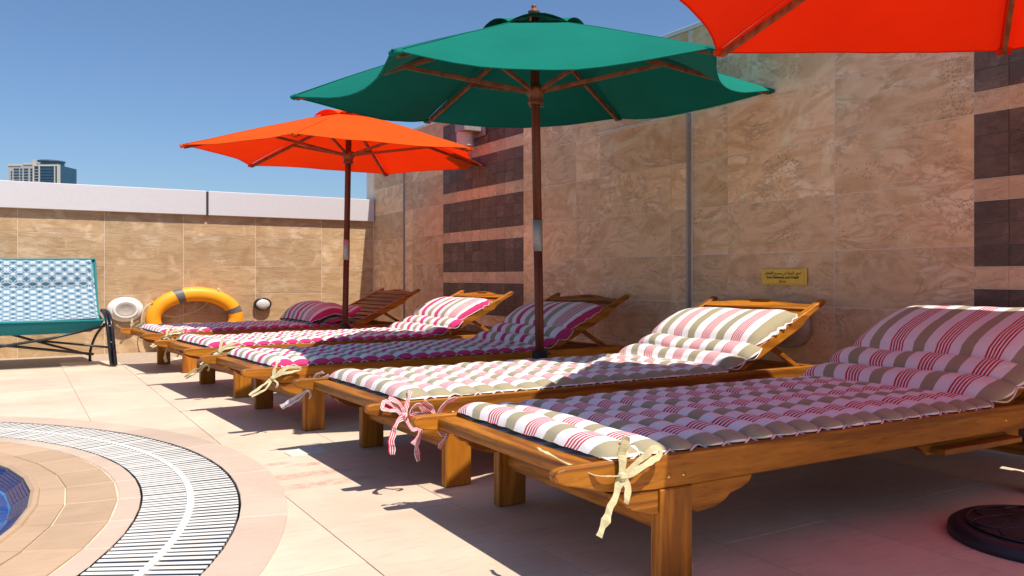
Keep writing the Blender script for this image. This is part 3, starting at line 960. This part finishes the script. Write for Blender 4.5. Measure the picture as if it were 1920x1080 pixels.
def pad_mesh(rolls, seed, d0=0.0, hmin=0.30, flat_end=1.425, edge_p=7.0, pucker=0.0, width=CW, pf=None):
    """quilted pad: one bulge per roll along the path; rolls = [(length, height)]"""
    rd = random.Random(seed)
    m = MB()
    VN = 44
    vs = []
    for j in range(VN + 1):
        u = -1 + 2 * j / VN
        vs.append(math.copysign(1 - (1 - abs(u)) ** 1.7, u))
    rows, uvs, low, uvl = [], [], [], []
    seam = []
    d = d0
    yc = W / 2
    for ri, (L, h) in enumerate(rolls):
        h *= rd.uniform(0.93, 1.07)
        skew = rd.uniform(-0.010, 0.010)
        SN = 12
        last = ri == len(rolls) - 1
        for i in range(SN + (1 if last else 0)):
            f = i / SN
            e = 1 - abs(2 * f - 1) ** 2.3
            bmp = max(e, 0) ** 0.55
            ends = (ri == 0 and f < 0.5) or (last and f > 0.5)
            hm = 0.30 if ends else hmin
            hh = h * (hm + (1 - hm) * bmp)
            p, n = (pf or path_point)(d + f * L) if pf else path_point(d + f * L, flat_end)
            t = Vector((n.z, 0, -n.x))
            hw = width / 2 - 0.026 + 0.026 * bmp
            row, uvr, lo, ul = [], [], [], []
            for v in vs:
                ed = max(1 - abs(v) ** edge_p, 0) ** 0.5
                nz = mnoise.noise(Vector((d * 3 + f * L * 3 + seed, v * 2.3, seed * 0.7)))
                wr = mnoise.noise(Vector(((d + f * L) * 16, v * 5 + seed, 3.1)))
                z = 0.016 + (hh - 0.016) * ed * (1 + 0.14 * nz) + 0.0032 * wr * ed + 0.004 * (1 - bmp) * mnoise.noise(Vector((v * 26, seed + ri, 1.7))) * ed
                pk = 0.0
                if pucker and abs(v) > 0.9:
                    pk = pucker * math.sin((d + f * L) * 330 + seed) * (abs(v) - 0.9) * 10
                q = p + n * (z + pk * 0.6) + t * (skew * v + 0.004 * nz)
                y = yc - v * hw + pk
                # v = +1 is the near side
                row.append((q.x, y, q.z))
                uvr.append((d + f * L, 0.5 + 0.5 * v))
                lowz = 0.016 * (abs(v) ** 6) + 0.002
                q2 = p + n * min(lowz, z)
                lo.append((q2.x, y, q2.z)); ul.append((d + f * L, 0.5 + 0.5 * v))
            rows.append(row); uvs.append(uvr); low.append(lo); uvl.append(ul)
            sw = (0.009 * math.cos(2 * math.pi * f + 0.7) - 0.003) if len(rolls) > 2 else 0.003 * math.sin(9 * math.pi * f)
            seam.append((row[-1][0], row[-1][1] - 0.0025, max(row[-1][2] - 0.002 + sw, 0.296)))
        d += L
    m.grid(rows, uvs)
    m.grid(low, uvl, flip=True)
    return m, seam

def cushion(i, cloth, label, pillow='on', ties=(), tags=(), nflat=17):
    global TH_C
    TH_C = TH - (R(3.2) if i == 0 else 0.0)
    lg = LG[i]
    root = empty('lounger_cushion')
    root.location = lg.location; root.rotation_euler = lg.rotation_euler
    tag(root, label, 'cushion', 'striped lounger cushions')
    rd = random.Random(50 + i)
    fe = 1.425
    L = (fe + 0.150)
    rolls = [(0.112, 0.056)]
    rest_ = L - 0.112
    rolls += [(rest_ / (nflat - 1), 0.047) for _ in range(nflat - 1)]
    if pillow == 'on': rolls += [(0.160, 0.068), (0.145, 0.062)] if i == 0 else [(0.135, 0.068), (0.120, 0.062)]
    m, seam = pad_mesh(rolls, 3 + i * 7)
    o = m.build('pad', cloth + ('_pad' if cloth == 'cloth_magenta' else ''), root, smooth=True, weld=True)
    MB().tube(seam, 0.0024, 5).build('piping', 'seam_white', o, smooth=True)
    if pillow == 'on':
        d0 = L + (0.280 if i == 0 else 0.225)
        m, seam = pad_mesh([(0.455 if i == 0 else 0.335, 0.082)], 20 + i * 5, d0=d0, hmin=0.30, edge_p=6.5, pucker=0.006 if i in (1, 3) else 0.003, width=CW - 0.05,
                           pf=lambda d: (lambda p, n: (p + n * 0.016, n))(*path_point(d)))
        o = m.build('head_pillow', cloth, root, smooth=True, weld=True)
        MB().tube(seam, 0.0026, 5).build('piping', 'seam_white', o, smooth=True)
    else:
        # pillow and last rolls tumbled forward on to the flat part
        def pf(d):
            a = d / 0.42
            x = 1.06 + 0.42 * a
            z = 0.335 + 0.055 * math.sin(math.pi * min(a * 1.1, 1)) + 0.035 * a
            return Vector((x, 0, z)), Vector((-0.25 + 0.35 * a, 0, 1)).normalized()
        m, seam = pad_mesh([(0.42, 0.115)], 77, hmin=0.3, edge_p=4.5, pucker=0.007, width=CW - 0.02, pf=pf)
        o = m.build('head_pillow', cloth, root, smooth=True, weld=True)
        MB().tube(seam, 0.0026, 5).build('piping', 'seam_white', o, smooth=True)
        def pf2(d):
            a = d / 0.34
            return Vector((1.20 + 0.34 * a, 0, 0.335 + 0.13 * a * a)), Vector((-0.5 * a, 0, 1)).normalized()
        m, seam = pad_mesh([(0.17, 0.045), (0.17, 0.045)], 78, hmin=0.4, width=CW - 0.005, pf=pf2)
        m.build('folded_flap', 'cloth_magenta_pad', root, smooth=True, weld=True)
    for (x, y, z, out, mat, style) in ties:
        tie(root, x, y, z, out, mat, style)
    for (x, y, z, ang) in tags:
        m = MB().box(-0.028, 0.028, -0.0006, 0.0006, -0.022, 0.022)
        ob = m.build('care_tag', 'tag_white', root)
        ob.location = (x, y, z); ob.rotation_euler = (R(-48), R(8), ang)
        MB().box(-0.018, 0.014, -0.0012, -0.0008, -0.010, -0.008).box(-0.018, 0.018, -0.0012, -0.0008, -0.003, -0.001).box(-0.016, 0.004, -0.0012, -0.0008, 0.004, 0.006).build('tag_print', 'lamp_grey', ob)
    return root

NEAR, FAR = -0.012, W + 0.012
cushion(0, 'cloth_red_taupe', 'red and taupe striped cushion on the nearest lounger, mostly shaded', ties=[(-0.125, NEAR, 0.283, -1, 'tie_beige', 'upright'), (-0.20, FAR, 0.290, 1, 'tie_red', 'hang')],
        tags=[(-0.055, 0.035, 0.322, 0.3)])
cushion(1, 'cloth_red_taupe', 'red and taupe striped cushion with sunlit pillow on the second nearest lounger', ties=[(-0.165, NEAR, 0.270, -1, 'tie_red', 'hang'), (-0.22, FAR, 0.265, 1, 'tie_pale', 'bow')])
cushion(2, 'cloth_magenta', 'magenta striped cushion shaded by the green parasol on the middle lounger', ties=[(-0.16, NEAR, 0.268, -1, 'tie_beige', 'bow'), (-0.25, FAR, 0.268, 1, 'tie_beige', 'bow')], tags=[(-0.085, 0.03, 0.325, 0.2)])
cushion(3, 'cloth_magenta', 'bright sunlit magenta striped cushion on the second farthest lounger', ties=[(-0.10, NEAR, 0.290, -1, 'tie_beige', 'bow'), (-0.16, FAR, 0.285, 1, 'tie_beige', 'hang')])
cushion(4, 'cloth_magenta', 'mauve shaded striped cushion with tumbled pillow on the farthest lounger', pillow='off', ties=[(-0.13, NEAR, 0.290, -1, 'tie_beige', 'bow'), (-0.20, FAR, 0.300, 1, 'tie_beige', 'upright')])

# ------------------------------------------------------------------ parasols
def parasol(name, label, loc, Rr, tip, apex, ang, tilt, cloth, sag, inward, runner, pole_top, base_r=0.235, ferrule=0.97):
    root = tag(empty(name, loc), label, 'parasol', 'hexagonal wooden parasols')
    root.rotation_euler = (tilt[0], tilt[1], 0)
    # base
    bs = MB().lathe([(0.001, 0.0), (base_r, 0.0), (base_r + 0.004, 0.012), (base_r, 0.030), (base_r - 0.014, 0.040), (base_r - 0.030, 0.043), (base_r - 0.036, 0.040), (base_r * 0.6, 0.050), (base_r * 0.30, 0.056), (base_r * 0.27, 0.062), (0.045, 0.066), (0.001, 0.066)], 48)
    bo = bs.build('base', 'base_black', root, smooth=True)
    m = MB()
    for k in range(8):
        a0 = 2 * math.pi * k / 8
        pts = []
        for q in range(9):
            f = q / 8
            r = base_r * (0.36 + 0.42 * f)
            a = a0 + 0.42 * math.sin(f * math.pi)
            pts.append((r * math.cos(a), r * math.sin(a), 0.0545 - 0.010 * f))
        m.tube(pts, 0.0045, 6)
        pts = []
        for q in range(9):
            f = q / 8
            r = base_r * (0.36 + 0.42 * f)
            a = a0 - 0.30 * math.sin(f * math.pi)
            pts.append((r * math.cos(a), r * math.sin(a), 0.0545 - 0.010 * f))
        m.tube(pts, 0.0035, 6)
    m.tube([(base_r * 0.80 * math.cos(2 * math.pi * q / 40), base_r * 0.80 * math.sin(2 * math.pi * q / 40), 0.045) for q in range(40)], 0.004, 6, closed=True)
    m.build('relief', 'base_black', bo, smooth=True)
    MB().lathe([(0.030, 0.055), (0.036, 0.06), (0.036, 0.295), (0.043, 0.300), (0.043, 0.338), (0.038, 0.344), (0.026, 0.344)], 20).build('socket', 'black_plastic', root)
    MB().tube([(0.036, 0, 0.315), (0.068, 0, 0.315)], 0.006, 8).build('clamp_screw', 'black_plastic', root)
    # pole in two lengths with a metal ferrule
    MB().tube([(0, 0, 0.07), (0, 0, ferrule)], 0.0245, 16).build('pole', 'pole_wood', root, smooth=True)
    MB().tube([(0, 0, ferrule + 0.001), (0, 0, pole_top)], 0.0245, 16).build('pole', 'pole_wood', root, smooth=True)
    MB().lathe([(0.0248, ferrule - 0.085), (0.0268, ferrule - 0.084), (0.0268, ferrule + 0.084), (0.0248, ferrule + 0.085)], 18).build('ferrule', 'steel', root, smooth=True)
    # runner and top notch
    MB().lathe([(0.0255, runner - 0.075), (0.040, runner - 0.072), (0.043, runner - 0.060), (0.036, runner - 0.052), (0.040, runner - 0.030), (0.048, runner - 0.020), (0.052, runner), (0.048, runner + 0.022), (0.0255, runner + 0.030)], 18).build('runner', 'rib_wood', root, smooth=True)
    MB().lathe([(0.0255, apex - 0.095), (0.042, apex - 0.090), (0.048, apex - 0.06), (0.042, apex - 0.035), (0.0255, apex - 0.03)], 18).build('top_notch', 'rib_wood', root, smooth=True)
    MB().lathe([(0.018, pole_top - 0.01), (0.030, pole_top), (0.033, pole_top + 0.012), (0.020, pole_top + 0.020), (0.010, pole_top + 0.026), (0.014, pole_top + 0.036), (0.014, pole_top + 0.042), (0.001, pole_top + 0.050)], 14).build('finial', 'rib_wood', root, smooth=True)
    MB().tube([(-0.045, -0.01, runner - 0.082), (0.062, 0.012, runner - 0.080)], 0.0028, 6).build('pin', 'steel', root)
    ch = [(-0.044 - 0.004 * math.sin(q * 2.2), -0.012 + 0.004 * math.cos(q * 2.2), runner - 0.005 - q * 0.0045) for q in range(21)]
    MB().tube(ch, 0.0018, 5).build('chain', 'steel', root)
    # ribs, struts, canopy panels
    def surf(rho, tau, k):
        a0, a1 = ang + k * math.pi / 3, ang + (k + 1) * math.pi / 3
        bulge = 4 * tau * (1 - tau)
        x = (math.cos(a0) * (1 - tau) + math.cos(a1) * tau) * Rr * rho
        y = (math.sin(a0) * (1 - tau) + math.sin(a1) * tau) * Rr * rho
        sc = 1 - inward * bulge * rho ** 3
        z = apex - (apex - tip) * rho ** 1.04 - sag * bulge * rho ** 2.2
        wr = (0.006 * mnoise.noise(Vector((x * 3, y * 3, k * 2.0))) + 0.0035 * mnoise.noise(Vector((tau * 7, rho * 2.5, k * 5.0))) + 0.004 * abs(2 * tau - 1) ** 3 * mnoise.noise(Vector((tau * 30, rho * 3, k * 3.0)))) * rho
        return (x * sc, y * sc, z + wr)
    for k in range(6):
        a = ang + k * math.pi / 3
        d = Vector((math.cos(a), math.sin(a), 0))
        p0 = d * 0.035 + Vector((0, 0, apex - 0.062)); p1 = d * Rr * 0.985 + Vector((0, 0, tip - 0.004))
        MB().bar(p0, p1 - d * 0.01 + Vector((0, 0, -0.010)), 0.017, 0.024).build('rib', 'rib_wood', root, bevel=0.002)
        f = 0.52
        pm = p0.lerp(p1, f) + Vector((0, 0, -0.014))
        MB().bar(d * 0.045 + Vector((0, 0, runner)), pm, 0.015, 0.022).build('strut', 'rib_wood', root, bevel=0.002)
        # pocket at the rib end
        e = MB(); q = d * Rr * 0.965 + Vector((0, 0, tip - 0.010 + (apex - tip) * 0.03)); sd = Vector((-d.y, d.x, 0))
        e.bar(q, d * Rr * 0.998 + Vector((0, 0, tip - 0.012)), 0.055, 0.022)
        e.build('rib_pocket', cloth, root, bevel=0.008)
        m = MB()
        NR, NT_ = 14, 12
        rows = [[surf(0.14 + (1 - 0.14) * i / NR, j / NT_, k) for j in range(NT_ + 1)] for i in range(NR + 1)]
        m.grid(rows)
        m.build('canopy_panel', cloth, root, smooth=True)
        sm_ = [Vector(surf(0.15 + 0.85 * j / 16, 0.012, k)) + Vector((0, 0, 0.0015)) for j in range(17)]
        MB().tube(sm_, 0.0028, 5).build('seam', cloth, root, smooth=True)
        hem = [surf(1.0, j / NT_, k) for j in range(NT_ + 1)]
        MB().tube(hem, 0.0035, 5).build('hem', cloth, root, smooth=True)
    # vent cap: raised little roof, arched between the ribs
    m = MB()
    for k in range(6):
        rows = []
        for i in range(7):
            rho = 0.02 + 0.215 * i / 6
            row = []
            for j in range(9):
                tau = j / 8
                x, y, z = surf(rho, tau, k)
                b = 4 * tau * (1 - tau)
                row.append((x * 0.96, y * 0.96, z + 0.012 + (0.045 * b) * (i / 6) ** 1.5))
            rows.append(row)
        m.grid(rows)
    m.build('vent_cap', cloth, root, smooth=True, weld=True)
    return root

parasol('parasol', 'open green parasol on a dark wooden pole between the loungers', (2.479, 3.754, 0), 1.30, 1.733, 2.125, -0.505, (0.048, -0.052), 'canopy_green', 0.065, 0.10, 1.745, 2.15)
parasol('parasol', 'open orange parasol beside the parapet wall, far from the camera', (2.360, 6.553, 0), 1.30, 1.735, 2.125, -0.115, (0.03, 0.009), 'canopy_orange', 0.0, 0.085, 1.76, 2.13)
parasol('parasol', 'near red-orange parasol cut off at the top right, black round base', (2.460, 1.175, 0), 1.185, 1.640, 2.02, -0.500, (0.0, -0.020), 'canopy_red', 0.02, 0.07, 1.64, 2.04)

# ------------------------------------------------------------------ things on the parapet wall
plain('lamp_tan', (0.46, 0.35, 0.27), 0.5, var=0.08, bump=0.02)
def round_lamp(name, label, loc, rz, rx, rzv, depth, mat='white_plastic', mat2='lamp_grey'):
    root = tag(empty(name, loc), label, 'wall lamp')
    root.rotation_euler = (0, 0, rz)
    k = 1.0
    MB().lathe([(0.001, 0.0), (rx, 0.0), (rx * 1.0, -depth * 0.35), (rx * 0.97, -depth * 0.6), (rx * 0.80, -depth * 0.85), (rx * 0.74, -depth * 0.86)], 40, axis='y', sy=rzv / rx).build('housing', mat, root, smooth=True)
    MB().lathe([(rx * 0.74, -depth * 0.84), (rx * 0.70, -depth * 0.96), (rx * 0.62, -depth), (rx * 0.56, -depth * 0.97)], 40, axis='y', sy=rzv / rx).build('bezel', mat, root, smooth=True)
    MB().lathe([(rx * 0.565, -depth * 0.965), (rx * 0.4, -depth * 0.99), (rx * 0.38, -depth * 0.97), (rx * 0.02, -depth * 1.0), (0.001, -depth * 1.0)], 40, axis='y', sy=rzv / rx).build('lens', mat2, root, smooth=True)
    MB().lathe([(0.005, -depth * 0.99), (0.004, -depth * 1.03), (0.0005, -depth * 1.04)], 10, axis='y').build('screw', mat, root, smooth=True)
    return root
round_lamp('wall_lamp', 'white round pool lamp on the parapet wall beside the life ring', (0.932, YB, 0.425), 0, 0.164, 0.121, 0.105)
def atX(x, y):
    s, c = math.sin(YAW), math.cos(YAW)
    r, u = (x - 960) / 1530.2, (519.83 - y) / 1530.2
    d = (r * c + s, -r * s + c, u)
    t = XW / d[0]
    return (XW, d[1] * t, CAM_H + d[2] * t)
p = atX(1480, 612)
round_lamp('wall_lamp', 'round pool lamp low on the tall wall, half hidden behind a backrest', p, RZ, 0.150, 0.115, 0.09, 'lamp_tan', 'lamp_tan')

bl = tag(empty('bulkhead_lamp', (2.261, YB, 0.455)), 'small oval bulkhead lamp with black rim right of the life ring', 'wall lamp')
MB().lathe([(0.001, 0.0), (0.090, 0.0), (0.092, -0.035), (0.086, -0.050), (0.074, -0.050), (0.074, -0.040)], 36, axis='y', sy=0.74).build('rim', 'black_metal', bl, smooth=True)
MB().lathe([(0.074, -0.042), (0.060, -0.056), (0.035, -0.062), (0.001, -0.064)], 36, axis='y', sy=0.74).build('diffuser', 'lamp_glass', bl, smooth=True)

# life ring
lr = tag(empty('life_ring', (1.576, YB - 0.072, 0.0)), 'orange life ring with grey bands standing against the parapet wall', 'life ring')
RX, RZv, TR = 0.397, 0.248, 0.073
def ring_pt(a, b, grow=0.0):
    cx, cz = math.cos(a), math.sin(a)
    rr = (TR + grow)
    return ((RX + rr * math.cos(b)) * cx, 0.80 * rr * math.sin(b), RZv + TR + (RZv + rr * math.cos(b)) * cz)
def ring_mesh(a0, a1, na, grow, closed):
    rows = []
    for i in range(na + (0 if closed else 1)):
        a = a0 + (a1 - a0) * i / na
        rows.append([ring_pt(a, 2 * math.pi * j / 16, grow) for j in range(16)])
    m = MB(); k = len(rows)
    for r in rows: m.v += r
    for i in range(k if closed else k - 1):
        for j in range(16):
            i2 = (i + 1) % k; j2 = (j + 1) % 16
            m.f.append((i * 16 + j, i2 * 16 + j, i2 * 16 + j2, i * 16 + j2))
    return m
ring_mesh(0, 2 * math.pi, 64, 0, True).build('ring', 'ring_orange', lr, smooth=True)
for ac in (112, 18, 198, 288):
    ring_mesh(R(ac - 6), R(ac + 6), 4, 0.002, False).build('band', 'ring_band', lr, smooth=True)
for ac in (150, 62):
    q = ring_pt(R(ac), 0.0)
    MB().tube([Vector(q) + Vector((0, -0.01, -0.012)), Vector(q) + Vector((0, -0.03, 0.004)), Vector(q) + Vector((0.0, -0.02, 0.02))], 0.008, 6).build('rope_lug', 'ring_orange' if ac == 150 else 'rope', lr, smooth=True)
q = ring_pt(R(150), 0.0)
MB().tube(spline([q, (q[0] - 0.06, -0.02, q[2] - 0.03), (q[0] - 0.10, -0.03, q[2] - 0.14), (q[0] - 0.09, -0.03, q[2] - 0.25), (q[0] - 0.02, -0.06, q[2] - 0.38), (q[0] + 0.1, -0.10, 0.045), (q[0] + 0.26, -0.12, 0.010)], 8), 0.0055, 6).build('rope', 'rope', lr, smooth=True)
MB().tube(spline([ring_pt(R(165), math.pi * 0.9), (-0.18, 0.045, 0.345), (0.02, 0.045, 0.40), (0.12, 0.045, 0.47), ring_pt(R(70), math.pi)], 8), 0.0045, 6).build('rope', 'rope', lr, smooth=True)

# ------------------------------------------------------------------ folding camp seat at the left
cs = tag(empty('camp_seat', (-0.05, 7.55, 0)), 'teal double camp seat with patterned blue cushions at the left', 'camp seat')
def sling(rows_def, uv0=0.0, xl=-0.66, xr=0.66, nx=26, crinkle=0.006):
    rows, uvs = [], []
    d = uv0; prev = None
    for (y, z, puff, inset) in rows_def:
        if prev: d += math.hypot(y - prev[0], z - prev[1])
        prev = (y, z)
        row, ur = [], []
        for j in range(nx + 1):
            u = j / nx
            x = xl + inset + (xr - xl - 2 * inset) * u
            e = max(1 - abs(2 * u - 1) ** 8, 0) ** 0.5
            nz = mnoise.noise(Vector((x * 7, d * 9, 2.2))) * crinkle
            row.append((x, y - puff * e * 0.7 - nz, z + puff * e * 0.6 + nz + 0.012 * (2 * u - 1) ** 2))
            ur.append((x, d))
        rows.append(row); uvs.append(ur)
    return rows, uvs
# back upper pad, back lower pad / seat
rd_ = []
for i in range(9):
    f = i / 8
    rd_.append((0.60 - 0.115 * f, 0.885 - 0.235 * f, 0.045 * math.sin(math.pi * f) ** 0.6, 0.018 * (1 - f)))
r_, u_ = sling(rd_); m = MB().grid(r_, u_); m.build('upper_pad', 'camp_pattern', cs, smooth=True)
rd_ = []
for i in range(13):
    f = i / 12
    y = 0.485 - 0.44 * f
    z = 0.650 - 0.262 * (1 - (1 - f) ** 1.9)
    rd_.append((y, z, 0.040 * math.sin(math.pi * f) ** 0.6, 0.0))
r_, u_ = sling(rd_, 0.3); m = MB().grid(r_, u_); m.build('lower_pad', 'camp_pattern', cs, smooth=True)
# teal sling cloth behind and hanging front
rd_ = [(0.625, 0.893, 0, -0.012), (0.52, 0.64, 0, -0.02), (0.40, 0.42, 0, -0.025), (0.20, 0.355, 0, -0.03), (0.03, 0.372, 0, -0.032), (0.015, 0.368, 0, -0.032), (0.04, 0.335, 0, -0.02), (0.07, 0.275, 0, 0.06)]
r_, u_ = sling(rd_, 0, crinkle=0.002); MB().grid(r_, u_).build('sling', 'teal_cloth', cs, smooth=True)
edge = [Vector(r[-1]) for r in r_[:5]]
MB().tube(spline([(0.672, 0.62, 0.895), (0.674, 0.52, 0.650), (0.680, 0.40, 0.44), (0.690, 0.22, 0.385), (0.694, 0.03, 0.388)], 6), 0.010, 8).build('edge_binding', 'teal_cloth', cs, smooth=True)
MB().tube([(-0.68, 0.61, 0.893), (0.0, 0.612, 0.888), (0.672, 0.61, 0.898)], 0.011, 8).build('edge_binding', 'teal_cloth', cs, smooth=True)
MB().tube([(-0.69, 0.020, 0.380), (0.69, 0.020, 0.380)], 0.011, 8).build('edge_binding', 'teal_cloth', cs, smooth=True)
for sx in (-1, 1):
    for dx in (0.0, 0.030):
        MB().tube(spline([(sx * (0.700 + dx * 0.6), 0.30, 0.455), (sx * (0.705 + dx), 0.16, 0.440), (sx * (0.715 + dx), 0.05, 0.385), (sx * (0.722 + dx), 0.0, 0.30), (sx * (0.735 + dx), -0.035, 0.12), (sx * (0.745 + dx), -0.05, 0.012)], 5), 0.0155, 8).build('front_leg', 'black_metal', cs, smooth=True)
    MB().tube([(sx * 0.765, -0.048, 0.0), (sx * 0.757, -0.05, 0.020)], 0.019, 8).build('foot', 'black_plastic', cs)
    MB().tube(spline([(sx * 0.700, 0.06, 0.345), (sx * 0.655, 0.30, 0.24), (sx * 0.630, 0.52, 0.10), (sx * 0.628, 0.56, 0.0)], 5), 0.012, 8).build('rear_leg', 'black_metal', cs, smooth=True)
    MB().tube([(sx * 0.70, 0.02, 0.335), (sx * 0.30, 0.00, 0.245), (-sx * 0.05, 0.05, 0.19), (-sx * 0.62, 0.06, 0.10)], 0.011, 8).build('cross_tube', 'black_metal', cs, smooth=True)
    MB().tube([(sx * 0.62, 0.50, 0.06), (sx * 0.25, 0.22, 0.20), (-sx * 0.10, 0.1, 0.33)], 0.010, 8).build('cross_tube', 'black_metal', cs, smooth=True)
    MB().tube([(sx * 0.742, -0.02, 0.155), (sx * 0.25, 0.2, 0.215)], 0.009, 8).build('cross_tube', 'black_metal', cs, smooth=True)
    for z in (0.335, 0.20, 0.05):
        MB().lathe([(0.0005, -0.004), (0.006, -0.002), (0.006, 0.01)], 8, (sx * (0.735 + (0.335 - z) * 0.05), -0.012 - (0.335 - z) * 0.13, z), axis='y').build('rivet', 'steel', cs, smooth=True)

# ------------------------------------------------------------------ things on the long wall
pl = tag(empty('depth_plaque', (XW, 2.969, 0.7425)), 'brass pool depth plaque with black lettering on the tall wall', 'sign')
pl.rotation_euler = (0, 0, RZ)
MB().box(-0.150, 0.150, -0.0045, 0.0, -0.0435, 0.0435).build('plate', 'brass_plate', pl, bevel=0.0015)
MB().box(-0.142, 0.134, -0.0075, -0.0046, -0.0365, 0.0365).build('face', 'brass_plate', pl, bevel=0.001)
def text(body, size, x, z, name='lettering', sx=1.0, bold=0.0):
    cu = bpy.data.curves.new(name, 'FONT')
    cu.body = body
    cu.size = size; cu.align_x = 'CENTER'; cu.align_y = 'CENTER'
    cu.offset = bold
    cu.extrude = 0.0004
    o = bpy.data.objects.new(name, cu)
    COL.objects.link(o)
    bpy.context.view_layer.update()
    dg = bpy.context.evaluated_depsgraph_get()
    me = bpy.data.meshes.new_from_object(o.evaluated_get(dg))
    bpy.data.objects.remove(o)
    me.materials.clear()
    ob = link(name, me, 'print_black', pl)
    ob.rotation_euler = (R(90), 0, 0)
    ob.scale = (sx, 1, 1)
    ob.location = (x, -0.0083, z)
    return ob
# Arabic line in joined letter forms, already in left-to-right drawing order
AR = [0x0639, 0x0645, 0x0642, 0x20, 0x0627, 0x0644, 0x0645, 0x064A, 0x0627, 0x0647, 0x20, 0x0641, 0x064A, 0x20, 0x0645, 0x0633, 0x0628, 0x062D, 0x20, 0x0627, 0x0644, 0x0627, 0x0637, 0x0641, 0x0627, 0x0644]
FORMS = {0x0639: (0xFEC9, 4), 0x0645: (0xFEE1, 4), 0x0642: (0xFED5, 4), 0x0627: (0xFE8D, 2), 0x0644: (0xFEDD, 4), 0x064A: (0xFEF1, 4), 0x0647: (0xFEE9, 4), 0x0641: (0xFED1, 4), 0x0633: (0xFEB1, 4), 0x0628: (0xFE8F, 4), 0x062D: (0xFEA1, 4), 0x0637: (0xFEC1, 4)}
def shape(cps):
    out = []
    for i, c in enumerate(cps):
        if c == 0x20: out.append(' '); continue
        b, k = FORMS[c]
        prev = i > 0 and cps[i - 1] != 0x20 and FORMS[cps[i - 1]][1] == 4
        nxt = i + 1 < len(cps) and cps[i + 1] != 0x20
        if k == 2: out.append(chr(b + (1 if prev else 0)))
        else: out.append(chr(b + (3 if prev and nxt else 2 if nxt else 1 if prev else 0)))
    return ''.join(reversed(out))
try:
    text(shape(AR), 0.021, -0.004, 0.019, bold=0.0002)
except Exception as e:
    print('arabic line', e)
text('Kids Swimming pool Depth', 0.0205, -0.004, -0.003, bold=0.0004, sx=0.94)
text('65 cm', 0.017, -0.004, -0.025, bold=0.0003)

sc_ = tag(empty('wall_light', (XW, 6.44, 2.028)), 'grey wall light with glass cylinder above the dark tile bands', 'wall light')
sc_.rotation_euler = (0, 0, RZ)
MB().box(-0.02, 0.25, -0.020, 0.0, -0.05, 0.07).build('back_plate', 'trim_metal', sc_, bevel=0.004)
MB().box(0.02, 0.20, -0.19, -0.021, -0.012, 0.065).build('housing', 'trim_metal', sc_, bevel=0.004)
MB().lathe([(0.001, -0.135), (0.070, -0.135), (0.074, -0.128), (0.074, -0.014), (0.001, -0.014)], 28, (0.07, -0.115, 0)).build('glass', 'lamp_glass', sc_, smooth=False)
for k in range(4):
    z = -0.035 - k * 0.026
    MB().tube([(0.07 + 0.0755 * math.cos(2 * math.pi * q / 28), -0.115 + 0.0755 * math.sin(2 * math.pi * q / 28), z) for q in range(28)], 0.0025, 5, closed=True).build('glass_ring', 'lamp_glass', sc_)

# ------------------------------------------------------------------ far tower
D = 900.0
def far(px, py):
    s, c = math.sin(YAW), math.cos(YAW)
    r, u = (px - 960) / 1530.2, (519.83 - py) / 1530.2
    return Vector((r * c + s, -r * s + c, 0)) * D, CAM_H + u * D
vd = Vector((math.sin(YAW), math.cos(YAW), 0))
p0, zt = far(15, 309)
p1, _ = far(113, 309)
tw = tag(empty('tower_block', ((p0 + p1) / 2).to_tuple()), 'distant glass and concrete tower block above the parapet', 'building')
ax = Vector((math.cos(YAW), -math.sin(YAW), 0))
tw.rotation_euler = (0, 0, -YAW)
PX = D / 1530.2                                     # metres to one photo pixel at the tower
def tx(px): return (px - 64) * PX
def tz(py): return CAM_H + (519.83 - py) * PX
B0 = -32
MB().box(tx(15.5), tx(65), 0, 34, B0, tz(309)).build('wing', 'tower_wall', tw)
MB().box(tx(65.2), tx(112.8), -4, 34, B0, tz(310)).build('glass_block', 'tower_glass', tw)
MB().box(tx(15), tx(40), -0.6, 20, tz(311), tz(307.5)).build('parapet', 'tower_trim', tw)
MB().box(tx(44), tx(64.5), -0.6, 20, tz(309), tz(305.5)).build('parapet', 'tower_trim', tw)
MB().lathe([(0.01, tz(310)), (12.0, tz(310)), (12.0, tz(301.5)), (0.01, tz(301.5))], 32, (tx(87), 12, 0)).build('drum', 'tower_glass', tw)
MB().lathe([(0.01, tz(301.4)), (14.0, tz(301.4)), (14.0, tz(299.5)), (10.0, tz(298.3)), (0.01, tz(298.0))], 40, (tx(85), 12, 0)).build('roof', 'tower_roof', tw)
MB().box(tx(66), tx(68.5), -5.0, 0, B0, tz(300)).build('pier', 'tower_trim', tw)
MB().box(tx(77), tx(79), -5.0, 0, B0, tz(311)).build('pier', 'tower_trim', tw)
MB().box(tx(106), tx(107.6), -5.0, 0, B0, tz(313)).build('pier', 'tower_trim', tw)
MB().box(tx(111.6), tx(113.2), -5.0, 0, B0, tz(309)).build('pier', 'tower_trim', tw)
MB().box(tx(69), tx(112), -4.6, 0, tz(312.5), tz(309.5)).build('cornice', 'tower_trim', tw)
fl = 0
for f in range(22):
    py = 316 + f * 5.35
    if tz(py + 3) < B0: break
    for (a, b) in ((20.5, 23), (26, 36), (38, 42), (45, 53), (57, 61.5)):
        if f == 0 and a < 25: continue
        MB().box(tx(a), tx(b), -0.35, 0.2, tz(py + 3.0), tz(py)).build('window', 'tower_window', tw)
    MB().box(tx(80), tx(105.5), -4.5, -3.8, tz(py + 3.6), tz(py + 3.1)).build('spandrel', 'tower_roof', tw)
    MB().box(tx(69.5), tx(76.5), -4.5, -3.8, tz(py + 3.8), tz(py + 2.8)).build('spandrel', 'tower_wall', tw)
